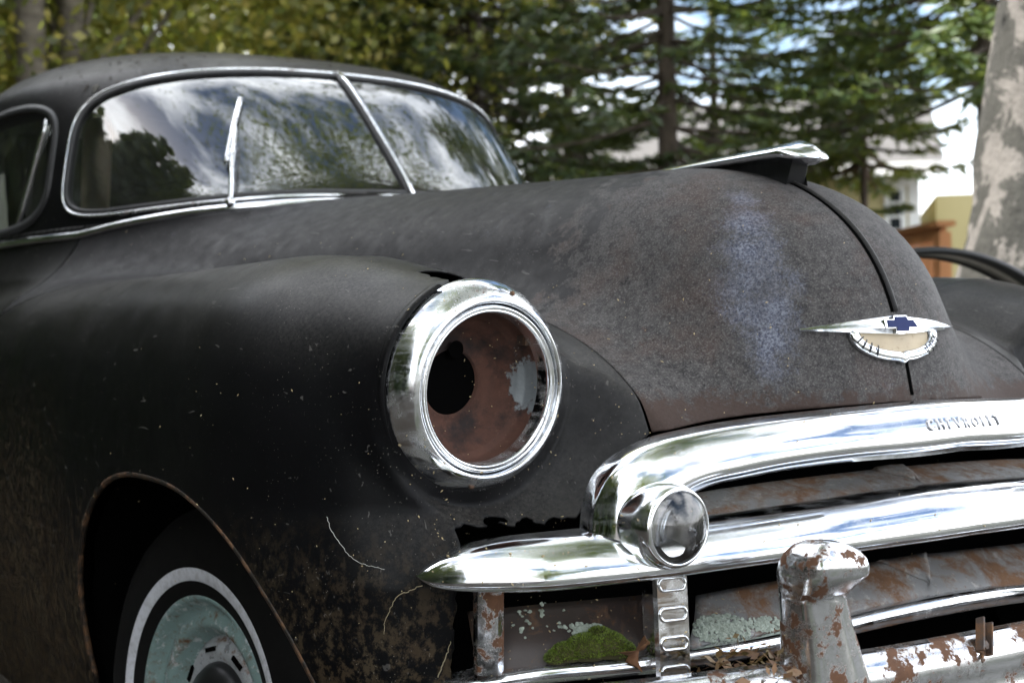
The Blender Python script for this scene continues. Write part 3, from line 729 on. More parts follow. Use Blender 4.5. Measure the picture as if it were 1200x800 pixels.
# ------------------------------------------------------------------ grille
YGA = [0, .25, .48, .62, .77, .86]; YGY = [-.842, -.832, -.800, -.755, -.676, -.590]
from_pts = [Vector((a, y, 0)) for a, y in zip(YGA, YGY)]
_fine = catmull(from_pts, 20); _fa = [p.x for p in _fine]; _fy = [p.y for p in _fine]
def yg(x): return float(np.interp(abs(x), _fa, _fy))
def gn(x):
    e = .01; d = (yg(x+e)-yg(x-e))/(2*e); return Vector((d, -1, 0)).normalized()
def on_g(px, py, off=0.):
    y = -.8
    for _ in range(40): p = on_y(px, py, y); y = .6*y+.4*(yg(p.x)+off)
    return on_y(px, py, y)
def resample(pts, n):
    pts = [Vector(p) for p in pts]; L_ = [0]
    for a, b in zip(pts, pts[1:]): L_.append(L_[-1]+(b-a).length)
    out = []
    for k in range(n):
        s = L_[-1]*k/(n-1); i = min(max(int(np.searchsorted(L_, s))-1, 0), len(pts)-2); t = (s-L_[i])/max(L_[i+1]-L_[i], 1e-9); out.append(pts[i].lerp(pts[i+1], t))
    return out
def ribbon(name, O, I, depth, mat, parent, n=70, lip=.0, back=.03, mir=True, power=.75, dfun=None, shear=0.):
    """chrome moulding bulging forward between an outer and an inner edge; the far half mirrors the near one"""
    O = resample(catmull(O, 10), n); I = resample(catmull(I, 10), n)
    if mir:
        O = O+[Vector((-p.x, p.y, p.z)) for p in O[::-1][1:]]; I = I+[Vector((-p.x, p.y, p.z)) for p in I[::-1][1:]]
    m = 15; vv, ff = [], []; N = len(O)
    for i in range(N):
        mid = (O[i]+I[i])/2; h = (O[i]-I[i])/2; nn = gn(mid.x); d = depth if dfun is None else depth*dfun(i/(N-1))
        row = [O[i]-nn*back]
        for k in range(m):
            t = math.pi*k/(m-1); row.append(mid+h*math.cos(t)+nn*(d*max(math.sin(t), 0)**power+shear*d*(1-math.cos(t))/2))
        if lip: row += [I[i]-h.normalized()*lip*.3+nn*(lip*.8+shear*d), I[i]-h.normalized()*lip+nn*(lip*.3+shear*d)]
        row.append(row[-1]-nn*back); vv += row
    r = m+2+(2 if lip else 0)
    for i in range(N-1):
        for k in range(r-1): ff.append((i*r+k, (i+1)*r+k, (i+1)*r+k+1, i*r+k+1))
    return autosmooth(obj(name, vv, ff, MAT[mat], parent), 50)
grille = MB().box((0, -.50, .42), (1.30, .02, .50)).obj('grille', MAT['black_inner'], car, smooth=False)  # black wall added behind the bars to block light
g = on_g
upO = [g(688, 622), g(692, 590), g(704, 560), g(728, 536), g(762, 518), g(800, 507), g(870, 494), g(960, 483), g(1040, 475)]
upI = [g(760, 640), g(762, 612), g(772, 588), g(790, 572), g(815, 560), g(850, 552), g(905, 541), g(980, 531), g(1050, 525)]
zc0, zc1 = upO[-1].z+.003, upI[-1].z+.003
upO.append(Vector((0, yg(0), zc0))); upI.append(Vector((0, yg(0), zc1)))
ub = ribbon('upper_grille_bar', upO, upI, .026, 'chrome', car, lip=.010, shear=1.25)
miO = [g(489, 672), g(500, 661), g(530, 646), g(580, 634), g(640, 627), g(690, 622), g(760, 616), g(830, 607), g(950, 590), g(1060, 574)]
miI = [g(489, 674), g(506, 684), g(535, 688), g(585, 688), g(645, 684), g(700, 678), g(760, 671), g(830, 661), g(950, 645), g(1060, 630)]
miO.append(Vector((0, yg(0), miO[-1].z+.001))); miI.append(Vector((0, yg(0), miI[-1].z+.001)))
mb_ = ribbon('middle_grille_bar', miO, miI, .034, 'chrome', grille, shear=1.1, dfun=lambda t: min(1, (min(t, 1-t)/.10+.02)**.5))
loO = [g(505, 806, .03), g(560, 793, .02), g(640, 780), g(735, 771), g(830, 757), g(930, 738), g(1020, 715), g(1090, 700)]
loI = [g(505, 822, .03), g(560, 812, .02), g(640, 800), g(735, 792), g(830, 779), g(930, 760), g(1020, 738), g(1090, 723)]
loO.append(Vector((0, yg(0), loO[-1].z))); loI.append(Vector((0, yg(0), loI[-1].z)))
lb_ = ribbon('lower_grille_bar', loO, loI, .012, 'chrome_dirty', grille, back=.05)
def slab(name, top, bot, mat, parent, n=40, m=8, amp=.003, mir=True):
    T = resample(catmull(top, 8), n); B = resample(catmull(bot, 8), n)
    if mir: T = T+[Vector((-p.x, p.y, p.z)) for p in T[::-1][1:]]; B = B+[Vector((-p.x, p.y, p.z)) for p in B[::-1][1:]]
    vv, ff = [], []
    for i in range(len(T)):
        for j in range(m+1):
            p = T[i].lerp(B[i], j/m); q_ = mnoise.noise(p*14)*amp+.010*math.sin(math.pi*j/m); vv.append(p+gn(p.x)*q_)
    for i in range(len(T)-1):
        for j in range(m): ff.append((i*(m+1)+j, i*(m+1)+j+1, (i+1)*(m+1)+j+1, (i+1)*(m+1)+j))
    return mod_solidify(obj(name, vv, ff, MAT[mat], parent), .003)
def low(p, dz): return Vector((p.x, p.y, p.z+dz))
T = [g(700, 600, .10), g(830, 575, .10), g(960, 557, .10), g(1060, 546, .10)]; T.append(Vector((0, yg(0)+.10, T[-1].z+.002)))
B = [g(700, 632, .012), g(830, 612, .012), g(960, 594, .012), g(1060, 580, .012)]; B.append(Vector((0, yg(0)+.012, B[-1].z+.001)))
slab('upper_grille_panel', T, B, 'panel_grey', grille)
T = [g(815, 697, .075), g(930, 676, .075), g(1040, 655, .075), g(1090, 648, .075)]; T.append(Vector((0, yg(0)+.075, T[-1].z)))
B = [g(800, 772, .004), g(930, 746, .004), g(1030, 722, .004), g(1090, 708, .004)]; B.append(Vector((0, yg(0)+.004, B[-1].z)))
slab('lower_grille_panel', T, B, 'panel_grey', grille)
T = [g(548, 716, .07), g(650, 706, .07), g(760, 696, .07)]; B = [g(560, 796, .012), g(650, 784, .006), g(760, 772, .006)]
sp_ = slab('side_grille_panel', T, B, 'panel_brown', grille, mir=False); mirrored(sp_, grille)
chrome('chrome_post', pit=.6, rust=.50, dirt=.6, seed=14, rscale=26)
# rusty side post
pt, pb = g(573, 684, .01), g(573, 788, .01); dirp = gn(pt.x)
prof = [(-.0185, -.02), (.0185, -.02), (.0185, .004), (.015, .012), (.006, .017), (-.010, .017), (-.0175, .010), (-.0185, .004)]
post = autosmooth(MB().sweep([pt.lerp(pb, k/10) for k in range(11)], prof, dirp).obj('grille_post', MAT['chrome_post'], grille), 30); mirrored(post, grille)
# parking lamp on its own housing, ribbed upright below it
PC = g(765, 613, -.024); PM = frame(PC, Vector((.02, -1, .0))) @ Matrix.Scale(1.06, 4)
pl = MB().lathe([(.044, -.05), (.0485, -.03), (.0505, .004), (.0515, .020), (.0505, .036), (.0475, .045), (.0440, .050), (.0415, .0485), (.0405, .046)], PM, 64).obj('parking_lamp', MAT['chrome'], car)
def lensmat():
    m, t, b = new_mat('ribbed_lens'); q = NT(t); setp(b, base=(.80, .80, .80), rough=.04, trans=1.0, ior=1.45)
    MAT['lens'] = m
lensmat()
pr = [(0, .0655)]
for k in range(1, 25):
    r = .0415*k/24; h = .0655-.0195*(r/.0415)**1.8; pr.append((r, h+(.0008 if k % 2 else -.0008)))
mod_solidify(MB().lathe(pr+[(.0415, .044)], PM, 64).obj('lamp_lens', MAT['lens'], pl), .002)
plain('lamp_silver', (.09, .088, .085), .35, .8)
MB().lathe([(.041, .043), (.036, .030), (.022, .016), (.008, .010), (0, .010)], PM, 40).obj('lamp_reflector', MAT['lamp_silver'], pl)
ut, ub_ = g(783, 655, -.018), g(790, 822, -.030)
up_prof = [(-.0245, -.03), (.0245, -.03), (.0245, .002), (.021, .008), (-.021, .008), (-.0245, .002)]
upr = autosmooth(MB().sweep([ut.lerp(ub_, k/12) for k in range(13)], up_prof, gn(ut.x)).obj('grille_upright', MAT['chrome_dirty'], car), 30)
up_n = gn(ut.x); up_t = (ub_-ut).normalized(); up_s = up_t.cross(up_n)
for py in (683, 718, 752, 786):
    c = ut.lerp(ub_, (py-655)/167)+up_n*.008; loop = []
    for k in range(28):
        q_ = 2*math.pi*k/28; loop.append(c+up_s*(.0115*math.copysign(1, math.cos(q_))+.007*math.cos(q_))+up_t*.0078*math.sin(q_))
    rim = MB().tube(loop, .0022, 8, closed=True).obj('slot', MAT['chrome'], upr)
    obj('slot_reflection', [p-up_n*.0 for p in loop], [tuple(range(28))], MAT['enamel_reflection_blue'], upr, smooth=False)  # blue reflection in the slot, painted as a flat coloured face
for o in (pl, upr): mirrored(o, o.parent)
# raised lettering on the upper bar
cu = bpy.data.curves.new('lettering', 'FONT'); cu.body = 'CHEVROLET'; cu.size = .020; cu.extrude = .0014; cu.offset = .0004; cu.space_character = 1.55; cu.align_x = 'CENTER'; cu.align_y = 'CENTER'
tmp = bpy.data.objects.new('lettering_tmp', cu); col.objects.link(tmp); dg_ = bpy.context.evaluated_depsgraph_get(); tm = bpy.data.meshes.new_from_object(tmp.evaluated_get(dg_)); bpy.data.objects.remove(tmp)
zt = (zc0+zc1)/2
for v in tm.vertices:
    x, h, d = v.co; hz = (zc0-zc1)/2; k = max(0, 1-(h/hz)**2)**.5
    v.co = (x, yg(x)-.026*k**.75-.026*1.25*(1-h/hz)/2-d-.0006, zt+h)
lt = bpy.data.objects.new('lettering', tm); col.objects.link(lt); lt.parent = ub; lt.matrix_parent_inverse = PINV(ub); tm.materials.append(plain('worn_letter', (.48, .48, .50), .4, .9))

# ------------------------------------------------------------------ bumper and guards
YBA = [0, .3, .6, .8, .93, 1.0]; YBY = [-.985, -.970, -.920, -.850, -.760, -.66]
_bf = catmull([Vector((a, y, 0)) for a, y in zip(YBA, YBY)], 16)
def yb(x): return float(np.interp(abs(x), [p.x for p in _bf], [p.y for p in _bf]))
bt = on_y(1130, 742, -.965).z
bpath = [Vector((-p.x, p.y, bt-.058)) for p in _bf[::-1]]+[Vector((p.x, p.y, bt-.058)) for p in _bf[1:]]
bprof = [(.062, -.012), (.060, .006), (.048, .019), (.030, .026), (.012, .020), (.0, .0165), (-.012, .020), (-.030, .026), (-.048, .019), (-.062, .004), (-.064, -.012)]
bn2 = []
for i, p in enumerate(bpath):
    t = (bpath[min(i+1, len(bpath)-1)]-bpath[max(i-1, 0)]).normalized(); bn2.append(Vector((t.y, -t.x, 0)))
bumper = MB().sweep(bpath, [(-a, b) for a, b in bprof], bn2, closed_prof=False, cap=False).obj('bumper', MAT['chrome_bumper'], car); mod_solidify(bumper, .004)
# guard: hooked head over a tapering shank
chrome('chrome_guard', pit=.5, rust=.12, dirt=.42, seed=21, rscale=30, bias=(-.36, -.30, .085))
def guard(cx):
    gv_, gf_ = [], []; NSEG = 36
    zt_ = on_y(968, 627, -1.0).z
    secs = [(0.0, .008, .006, .022), (.003, .023, .018, .021), (.010, .036, .028, .020), (.020, .045, .036, .018), (.032, .0485, .041, .016), (.044, .0485, .042, .013), (.054, .045, .039, .008), (.064, .0395, .036, .002), (.076, .0355, .032, -.006), (.10, .037, .033, -.008), (.14, .043, .036, -.010), (.18, .050, .040, -.012), (.22, .056, .043, -.014), (.27, .062, .046, -.016)]
    secs = [tuple(s) for s in np.array([[np.interp(t, [q[0] for q in secs], [q[k] for q in secs]) for k in range(4)] for t in np.concatenate([np.linspace(0, .08, 24), np.linspace(.09, .27, 14)])])]
    for (dz, hx, hy, fwd) in secs:
        for k in range(NSEG):
            u = 2*math.pi*k/NSEG; e = lambda t, p: math.copysign(abs(t)**p, t)
            x = hx*e(math.cos(u), .5); y = hy*e(math.sin(u), .5)
            if y < 0 and dz > .075: y -= .007*math.exp(-(x/.010)**2)                # raised rib down the front
            gv_.append((cx+x+pos(dz-.07)*.24, yb(cx)-.022-fwd+y, zt_-dz-max(0, .06-dz)/.06*.16*(x+.03 if x > -.03 else 0)))
    n = len(secs)
    for i in range(n-1): gf_ += [(i*NSEG+k, (i+1)*NSEG+k, (i+1)*NSEG+(k+1) % NSEG, i*NSEG+(k+1) % NSEG) for k in range(NSEG)]
    gf_ += [tuple(range(NSEG)), tuple((n-1)*NSEG+k for k in range(NSEG))[::-1]]
    return obj('bumper_guard', gv_, gf_, MAT['chrome_guard'], car)
gx = on_y(969, 660, -1.0).x; guard(gx); guard(-gx)
# rusty licence clip bolted to the bumper top
cc = on_y(1150, 746, -.995); cm = Matrix.Rotation(.5, 3, 'Y') @ Matrix.Rotation(-.35, 3, 'X')
clp = mod_bevel(MB().box(cc, (.022, .004, .046), cm).obj('plate_clip', MAT['brown_steel'], car, smooth=False), .0015)
for s in (-1, 1): mod_bevel(MB().box(cc+cm @ Vector((s*.0095, -.006, 0)), (.0035, .010, .046), cm).obj('clip_flange', MAT['brown_steel'], clp, smooth=False), .001)
MB().lathe([(0, .007), (.006, .006), (.0075, 0)], frame(cc+cm @ Vector((0, -.002, -.012)), cm @ Vector((0, -1, 0))), 6).obj('clip_bolt', MAT['brown_steel'], clp, smooth=False)
MB().tube([cc+cm @ Vector((.002, .0, -.022)), cc+cm @ Vector((-.004, -.004, -.036))], [.003, .0015], 6).obj('clip_stud', MAT['brown_steel'], clp)

# ------------------------------------------------------------------ wheels, inner arches
rusty_paint('lip_rust', (.02, .016, .013), .55, 17, 30)
def tyre_mat():
    m, t, b = new_mat('old_tyre'); q = NT(t); setp(b, base=q.mix(q.noise(40, 6), (.0025, .0025, .003), (.008, .0075, .007)), rough=.8, ior=1.25, normal=q.bump(q.noise(120, 4), .2, .001)); MAT['tyre'] = m
    m, t, b = new_mat('old_whitewall'); q = NT(t); setp(b, base=q.mix(q.ramp(q.noise(60, 8, .7), [(.45, 0), (.8, .8)]), (.60, .61, .66), (.22, .21, .20)), rough=.6); MAT['whitewall'] = m
tyre_mat()
def wheel(c, axis):
    M = frame(c, axis)
    R0 = .345
    prof = [(.195, -.075), (.215, -.082), (.26, -.090), (.30, -.086), (.328, -.070), (.343, -.050), (R0, 0), (.343, .050), (.328, .070), (.30, .086), (.262, .0905), (.225, .086), (.200, .078), (.193, .066)]
    wheel_ = MB().lathe(prof, M, 96).obj('wheel', MAT['tyre'], car)
    MB().lathe([(.2245, .0862), (.2275, .0882), (.2345, .0892), (.2440, .0908), (.2465, .0902)], M, 96).obj('whitewall', MAT['whitewall'], wheel_)
    MB().lathe([(.198, .070), (.201, .077), (.197, .080), (.190, .074), (.183, .060), (.176, .052), (.168, .056), (.155, .062), (.146, .060), (.138, .046), (.128, .030)], M, 96).obj('rim', MAT['wheel_green'], wheel_)
    MB().lathe([(.130, .028), (.118, .040), (.108, .046), (.098, .045), (.085, .040), (.07, .036)], M, 72).obj('wheel_disc', MAT['wheel_grey'], wheel_)
    for k in range(8):
        a = 2*math.pi*(k+.35)/8
        MB().box(M @ Vector((.108*math.cos(a), .108*math.sin(a), .0465)), (.008, .030, .004), M.to_3x3() @ Matrix.Rotation(a, 3, 'Z')).obj('wheel_slot', MAT['black_inner'], wheel_, smooth=False)
    MB().lathe([(.088, .036), (.086, .048), (.078, .060), (.055, .070), (.028, .076), (0, .078)], M, 64).obj('hub_cap', MAT['dark_metal'], wheel_)
wa = Vector((-math.cos(math.radians(10)), -math.sin(math.radians(10)), .03))
wheel(Vector((-.735, .01, .222)), wa); wheel(Vector((.735, .01, .222)), Vector((math.cos(.17), math.sin(.17), .03)))
for sg in (-1, 1):
    mb = MB(); n = 24; 
    for k in range(n+1):
        t = math.pi*k/n; y = -.05-.52*math.cos(t); z = .10+.56*math.sin(t)**.8
        mb.v += [Vector((sg*.50, y, z)), Vector((sg*.93, y, z))]
    mb.f += [(2*k, 2*k+1, 2*k+3, 2*k+2) for k in range(n)]
    mb.v += [Vector((sg*.50, -.50, -.02)), Vector((sg*.50, .6, -.02)), Vector((sg*.50, .6, .74)), Vector((sg*.50, -.50, .74))]; b0 = len(mb.v)-4
    mb.f.append((b0, b0+1, b0+2, b0+3))
    # keep the arch liner inside the fender skin
    P = np.array([tuple(v) for v in mb.v]); 
    for i in range(len(P)):
        while body(*P[i:i+1].T)[0] > -.03 and abs(P[i, 0]) > .42 : P[i, 0] -= sg*.01
    obj('arch_liner', P, mb.f, MAT['black_inner'], car)
for sg in (-1, 1):
    bv = []
    for z in np.linspace(-.10, .74, 22):
        xo = .95
        while z > .17 and xo > .45 and body(*np.array([[sg*xo], [.45], [z]]))[0] > -.004: xo -= .002
        bv += [(sg*.40, .45, z), (sg*(xo if z > .17 else .86), .45, z)]
    mod_solidify(obj('arch_bulkhead', bv, [(2*k, 2*k+1, 2*k+3, 2*k+2) for k in range(21)], MAT['black_inner'], car, smooth=False), .01, 0)
lipc = []
for k in range(61):
    t = math.pi*k/60; cy_, sy_ = -math.cos(t), math.sin(t); y = -.055+(.515 if cy_ < 0 else .475)*math.copysign(abs(cy_)**(2/2.6), cy_); z = .20+.432*abs(sy_)**(2/2.3)
    h_ = hit((-1.2, y, z), (1, 0, 0)); 
    if h_ is not None and z > .20: lipc.append(h_+Vector((.004, 0, 0)))
for sg in (1, -1):
    MB().tube([Vector((p.x*sg, p.y, p.z)) for p in lipc], .0055, 8).obj('arch_lip', MAT['lip_rust'], car)
MB().box((0, .5, .12), (1.0, 3.0, .04)).obj('underbody', MAT['black_inner'], car, smooth=False)
MB().box((0, .30, .62), (.9, .04, .7)).obj('firewall', MAT['black_inner'], car, smooth=False)
# ------------------------------------------------------------------ ground
def ground_mat():
    m, t, b = new_mat('yard_ground'); q = NT(t)
    c = q.mix(q.ramp(q.noise(.9, 7, .6), [(.42, 0), (.6, 1)]), (.125, .12, .112), (.065, .070, .042))
    c = q.mix(q.ramp(q.noise(30, 6, .7), [(.5, 0), (.75, .7)]), c, (.19, .183, .17))
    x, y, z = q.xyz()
    left_shade = q.math('ADD', q.ramp(q.math('ADD', x, q.math('MULTIPLY', y, -.35)), [(-1.7, 1), (-.4, 0)]), q.math('MULTIPLY', q.math('SUBTRACT', q.noise(1.3, 6), .5), .8))
    c = q.mix(q.ramp(left_shade, [(.35, 0), (.6, 1)]), c, q.mix(q.noise(22, 7, .7), (.012, .009, .006), (.045, .032, .020)))   # wood's shade on the left painted into the ground as dark soil
    setp(b, base=c, rough=.95, normal=q.bump(q.noise(25, 6, .7), .6, .03)); MAT['ground'] = m
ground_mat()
gs = [-900, -300, -100, -40]+[x*2. for x in range(-14, 15)]+[40, 100, 300, 900]
gvv = [(x, y, GROUND+(mnoise.noise((x*.21, y*.21, 3))*.10-.05)*(0 if abs(x) < 3.2 and -4 < y < 5 else 1)*(1 if abs(x) < 60 and abs(y) < 60 else 0)) for x in gs for y in gs]; ng = len(gs)
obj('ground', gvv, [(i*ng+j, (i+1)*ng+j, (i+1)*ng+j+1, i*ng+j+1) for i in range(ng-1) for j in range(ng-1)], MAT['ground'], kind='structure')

# ------------------------------------------------------------------ trees
def leaf_mat(name, stops, trans=.45, rough=.55):
    m, t, b = new_mat(name); q = NT(t)
    gi = q.n('ShaderNodeNewGeometry'); c = q.ramp(gi.outputs['Random Per Island'], stops)
    df = q.n('ShaderNodeBsdfDiffuse'); tl = q.n('ShaderNodeBsdfTranslucent'); gl = q.n('ShaderNodeBsdfGlossy'); gl.inputs['Roughness'].default_value = rough
    q.l(c, df.inputs[0]); q.l(q.mix(.5, c, (.9, .95, .3), 'MULTIPLY'), tl.inputs[0])
    q.l(q.mix(.55, c, (.30, .34, .05)), tl.inputs[0])
    a = q.n('ShaderNodeMixShader'); a.inputs[0].default_value = trans; q.l(df.outputs[0], a.inputs[1]); q.l(tl.outputs[0], a.inputs[2])
    e = q.n('ShaderNodeMixShader'); e.inputs[0].default_value = .06; q.l(a.outputs[0], e.inputs[1]); q.l(gl.outputs[0], e.inputs[2])
    q.l(e.outputs[0], t.nodes['Material Output'].inputs[0]); t.nodes.remove(b); MAT[name] = m
leaf_mat('leaf_yellow', [(0, (.08, .11, .020)), (.45, (.22, .23, .035)), (.8, (.42, .36, .055)), (1, (.58, .44, .10))], .60)
leaf_mat('leaf_green', [(0, (.034, .075, .014)), (.6, (.06, .11, .016)), (1, (.15, .15, .022))])
leaf_mat('needle', [(0, (.014, .034, .010)), (.6, (.030, .060, .012)), (1, (.065, .080, .014))], .22)
leaf_mat('needle_light', [(0, (.024, .060, .010)), (.6, (.046, .092, .014)), (1, (.095, .13, .020))], .30)
def bark(name, c1, c2, scale=8, st=(1, 1, .3)):
    m, t, b = new_mat(name); q = NT(t); n = q.noise(scale, 8, .68, mscale=st)
    setp(b, base=q.mix(q.ramp(n, [(.35, 0), (.65, 1)]), c1, c2), rough=.9, normal=q.bump(n, .8, .02)); MAT[name] = m
bark('bark_grey', (.10, .085, .068), (.24, .205, .165), 9, (1, 1, 1.6)); bark('bark_brown', (.035, .026, .019), (.11, .085, .065), 14)
def birch_mat():
    m, t, b = new_mat('birch_bark'); q = NT(t)
    n = q.noise(4.5, 9, .66, dist=.5); n2 = q.noise(9, 8, .7, mscale=(1, 1, 2.2), dist=.4)
    c = q.mix(q.noise(20, 6), (.13, .12, .112), (.26, .245, .23))
    c = q.mix(q.ramp(n2, [(.50, 0), (.60, 1)]), c, (.16, .15, .14))
    c = q.mix(q.ramp(n, [(.455, 0), (.485, 1)]), c, q.mix(q.noise(30, 6), (.020, .019, .018), (.085, .085, .075)))
    setp(b, base=c, rough=.9, normal=q.bump(q.math('ADD', n, q.noise(40, 7, .7)), .9, .03)); MAT['birch'] = m
birch_mat()
def quads(name, C, A, B, mat, parent, **kw):
    """N rhombic leaves: centres C, half axes A and B"""
    n = len(C); V = np.empty((n, 4, 3), np.float32); V[:, 0] = C-A; V[:, 1] = C+B; V[:, 2] = C+A; V[:, 3] = C-B
    me = bpy.data.meshes.new(name); me.vertices.add(4*n); me.vertices.foreach_set('co', V.ravel())
    me.loops.add(4*n); me.loops.foreach_set('vertex_index', np.arange(4*n, dtype=np.int32))
    me.polygons.add(n); me.polygons.foreach_set('loop_start', np.arange(0, 4*n, 4, dtype=np.int32)); me.update(calc_edges=True)
    o = bpy.data.objects.new(name, me); col.objects.link(o); me.materials.append(MAT[mat])
    if parent: o.parent = parent; o.matrix_parent_inverse = PINV(parent)
    for k, v in kw.items(): o[k] = v
    return o
def rdir(n):
    v = RNG.normal(size=(n, 3)); return v/np.linalg.norm(v, axis=1)[:, None]
def gp(px, depth, z=None):
    p = CAM+ray(px, 385)*depth; return Vector((p.x, p.y, GROUND if z is None else z))
def trunk_mesh(base, top, r0, r1, bend=.15, n=14, lobes=0., seg=26, flare=.35):
    pts, rs = [], []; ph1 = random.random()*9
    for k in range(seg+1):
        t = k/seg; p = base.lerp(top, t); p += Vector((math.sin(t*3+ph1), math.cos(t*2.6+ph1), 0))*bend*t*(1.2-t)
        pts.append(p); rs.append((r0+(r1-r0)*t)*(1+flare*math.exp(-t*seg*.55)))
    return pts, rs
def broadleaf(name, label, base, H, r0, crown, nleaf, lsize, mat, bk, lean=(0, 0), group=None, nclump=46, cs=.55, limbs=10, bend=.04):
    root = empty(name, base, label, 'tree', group); base = Vector(base); top = base+Vector((lean[0], lean[1], H*.93)); base = base-Vector((0, 0, .08))
    pts, rs = trunk_mesh(base, top, r0, r0*.25, bend); mb = MB().tube(pts, rs, 18)
    (cc_, cr_) = crown; cc_ = np.array(cc_, float); cr_ = np.array(cr_, float)
    d = rdir(nclump); rad = RNG.random(nclump)**.45; CL = cc_+d*rad[:, None]*cr_
    for k in range(limbs):
        q_ = Vector(CL[RNG.integers(nclump)]); tz = max(.15, min(.85, (q_.z-base.z)/H-.15-.15*random.random())); s = pts[int(tz*(len(pts)-1))]
        m1 = s.lerp(q_, .5)+Vector((random.uniform(-.2, .2), random.uniform(-.2, .2), .25)); cv = catmull([s, m1, q_], 6)
        mb.tube(cv, list(np.linspace(r0*.28, r0*.04, len(cv))), 7)
    mb.obj('trunk', MAT[bk], root)
    own = RNG.integers(0, nclump, nleaf); P = CL[own]+RNG.normal(size=(nleaf, 3))*np.array([cs, cs, cs*.7])*(cr_.mean()/2.2)
    a = rdir(nleaf); b_ = np.cross(a, rdir(nleaf)); b_ /= np.linalg.norm(b_, axis=1)[:, None]
    s = lsize*(.6+.8*RNG.random(nleaf))[:, None]; quads('crown', P, a*s, b_*s*.62, mat, root); return root
def spruce(name, label, base, H, r0, z0, mat, group=None, wh=.17, reach=1.7, dens=1.0, dead=.0, nb=6, tuft=.055, zmax=None):
    root = empty(name, base, label, 'tree', group); base = Vector(base); pts, rs = trunk_mesh(base-Vector((0, 0, .08)), base+Vector((0, 0, H)), r0, .02, .04)
    mb = MB().tube(pts, rs, 14); C, A, B = [], [], []; z = z0
    while z < H*.97:
        t = (z-z0)/(H-z0); Lb = reach*(1-t)**.8*(.75 if t < .04 else 1)+.12
        step = wh*(1 if z < 4.5 else 1.7)
        for k in range(nb):
            az = random.uniform(0, 2*math.pi); ln = Lb*random.uniform(.6, 1.12); dr = random.uniform(.16, .40)*(1-t*.6)
            h = Vector((math.cos(az), math.sin(az), 0)); s = base+Vector((0, 0, z+random.uniform(-.08, .08)))
            cv = [s+h*ln*u+Vector((0, 0, -dr*ln*u+.20*ln*u*u*u)) for u in np.linspace(0, 1, 9)]
            mb.tube(cv, list(np.linspace(.016*(1.3-t), .003, 9)), 5, cap=False)
            nt_ = int(ln/.045*dens); 
            if random.random() < dead: nt_ = int(nt_*.18)
            for _ in range(nt_):
                u = random.uniform(.18, 1)**.8; f = u*8; i = min(int(f), 7); p = cv[i].lerp(cv[i+1], f-i)
                sd_ = random.choice((-1, 1)); tw = (h.cross(Vector((0, 0, 1)))*sd_*random.uniform(.5, 1)+h*random.uniform(.3, .9)+Vector((0, 0, random.uniform(-.55, .1)))).normalized()
                tl = (.10+.22*(1-u))*random.uniform(.6, 1.2)*min(1, ln)
                nn = max(2, int(tl/.055))
                for j in range(nn):
                    c = p+tw*tl*(j+.5)/nn; C.append(c); dd = (tw+Vector((random.uniform(-.5, .5), random.uniform(-.5, .5), random.uniform(-.6, .3)))).normalized()
                    sd2 = dd.cross(Vector((random.uniform(-1, 1), random.uniform(-1, 1), random.uniform(-1, 1)))).normalized()
                    A.append(dd*tuft*random.uniform(.7, 1.3)); B.append(sd2*tuft*.28)
        z += step*random.uniform(.7, 1.3)
    mb.obj('trunk', MAT['bark_brown'], root)
    quads('crown', np.array([tuple(v) for v in C]), np.array([tuple(v) for v in A]), np.array([tuple(v) for v in B]), mat, root); return root
def up(px, py, depth): p = CAM+ray(px, py)*depth; return (p.x, p.y, p.z)
# broadleaf group on the left, yellowing
broadleaf('poplar_tree', 'smooth grey trunk, leftmost of the trees above the car roof', gp(44, 9.0), 11, .115, (up(60, -190, 9.8), (2.2, 1.8, 2.9)), 26000, .040, 'leaf_yellow', 'bark_grey', (.0, .0), 'yellowing trees behind the roof')
broadleaf('poplar_tree', 'grey trunk second from the left, beside the leftmost trunk', gp(93, 9.4), 11, .105, (up(190, -170, 10.6), (2.3, 1.8, 2.9)), 28000, .040, 'leaf_yellow', 'bark_grey', (.0, .0), 'yellowing trees behind the roof')
broadleaf('poplar_tree', 'thin grey trunk right of the two thick trunks behind the roof', gp(148, 12), 11, .05, (up(330, -150, 12.5), (2.4, 2.0, 3.2)), 28000, .042, 'leaf_yellow', 'bark_grey', (.3, .2), 'yellowing trees behind the roof')
broadleaf('poplar_tree', 'yellow-green tree over the middle of the car roof, beside the dark spruces', gp(300, 14), 11, .07, (up(430, -140, 13.5), (2.2, 2.0, 3.4)), 26000, .044, 'leaf_yellow', 'bark_brown', (1.0, .2), 'yellowing trees behind the roof')
# spruces
spruce('spruce_tree', 'dark spruce with a bare brown trunk right of the windshield', gp(786, 10.5), 13, .085, 1.35, 'needle', 'spruces behind the car', reach=1.9, dens=1.25, dead=.35, nb=6, tuft=.062)
spruce('spruce_tree', 'dark spruce rising just right of the car roof', gp(560, 11.5), 14, .085, 1.1, 'needle', 'spruces behind the car', reach=1.9, dens=1.9, dead=.25, nb=7, tuft=.062)
spruce('spruce_tree', 'dense bright green spruce between the hood ornament and the birch trunk', gp(1160, 9.6), 10, .09, 2.7, 'needle_light', 'spruces behind the car', reach=2.3, dens=1.9, dead=.05, nb=9, tuft=.062)
spruce('spruce_tree', 'spruce behind and between the two dark spruces', gp(670, 15), 15, .08, .9, 'needle', 'spruces behind the car', reach=1.8, dens=1.5, dead=.15, nb=6, tuft=.07)
spruce('spruce_tree', 'far spruce behind the hood ornament', gp(840, 15.5), 6.2, .08, 1.2, 'needle_light', 'spruces behind the car', reach=1.6, dens=1.4, dead=.2, nb=6, tuft=.07)
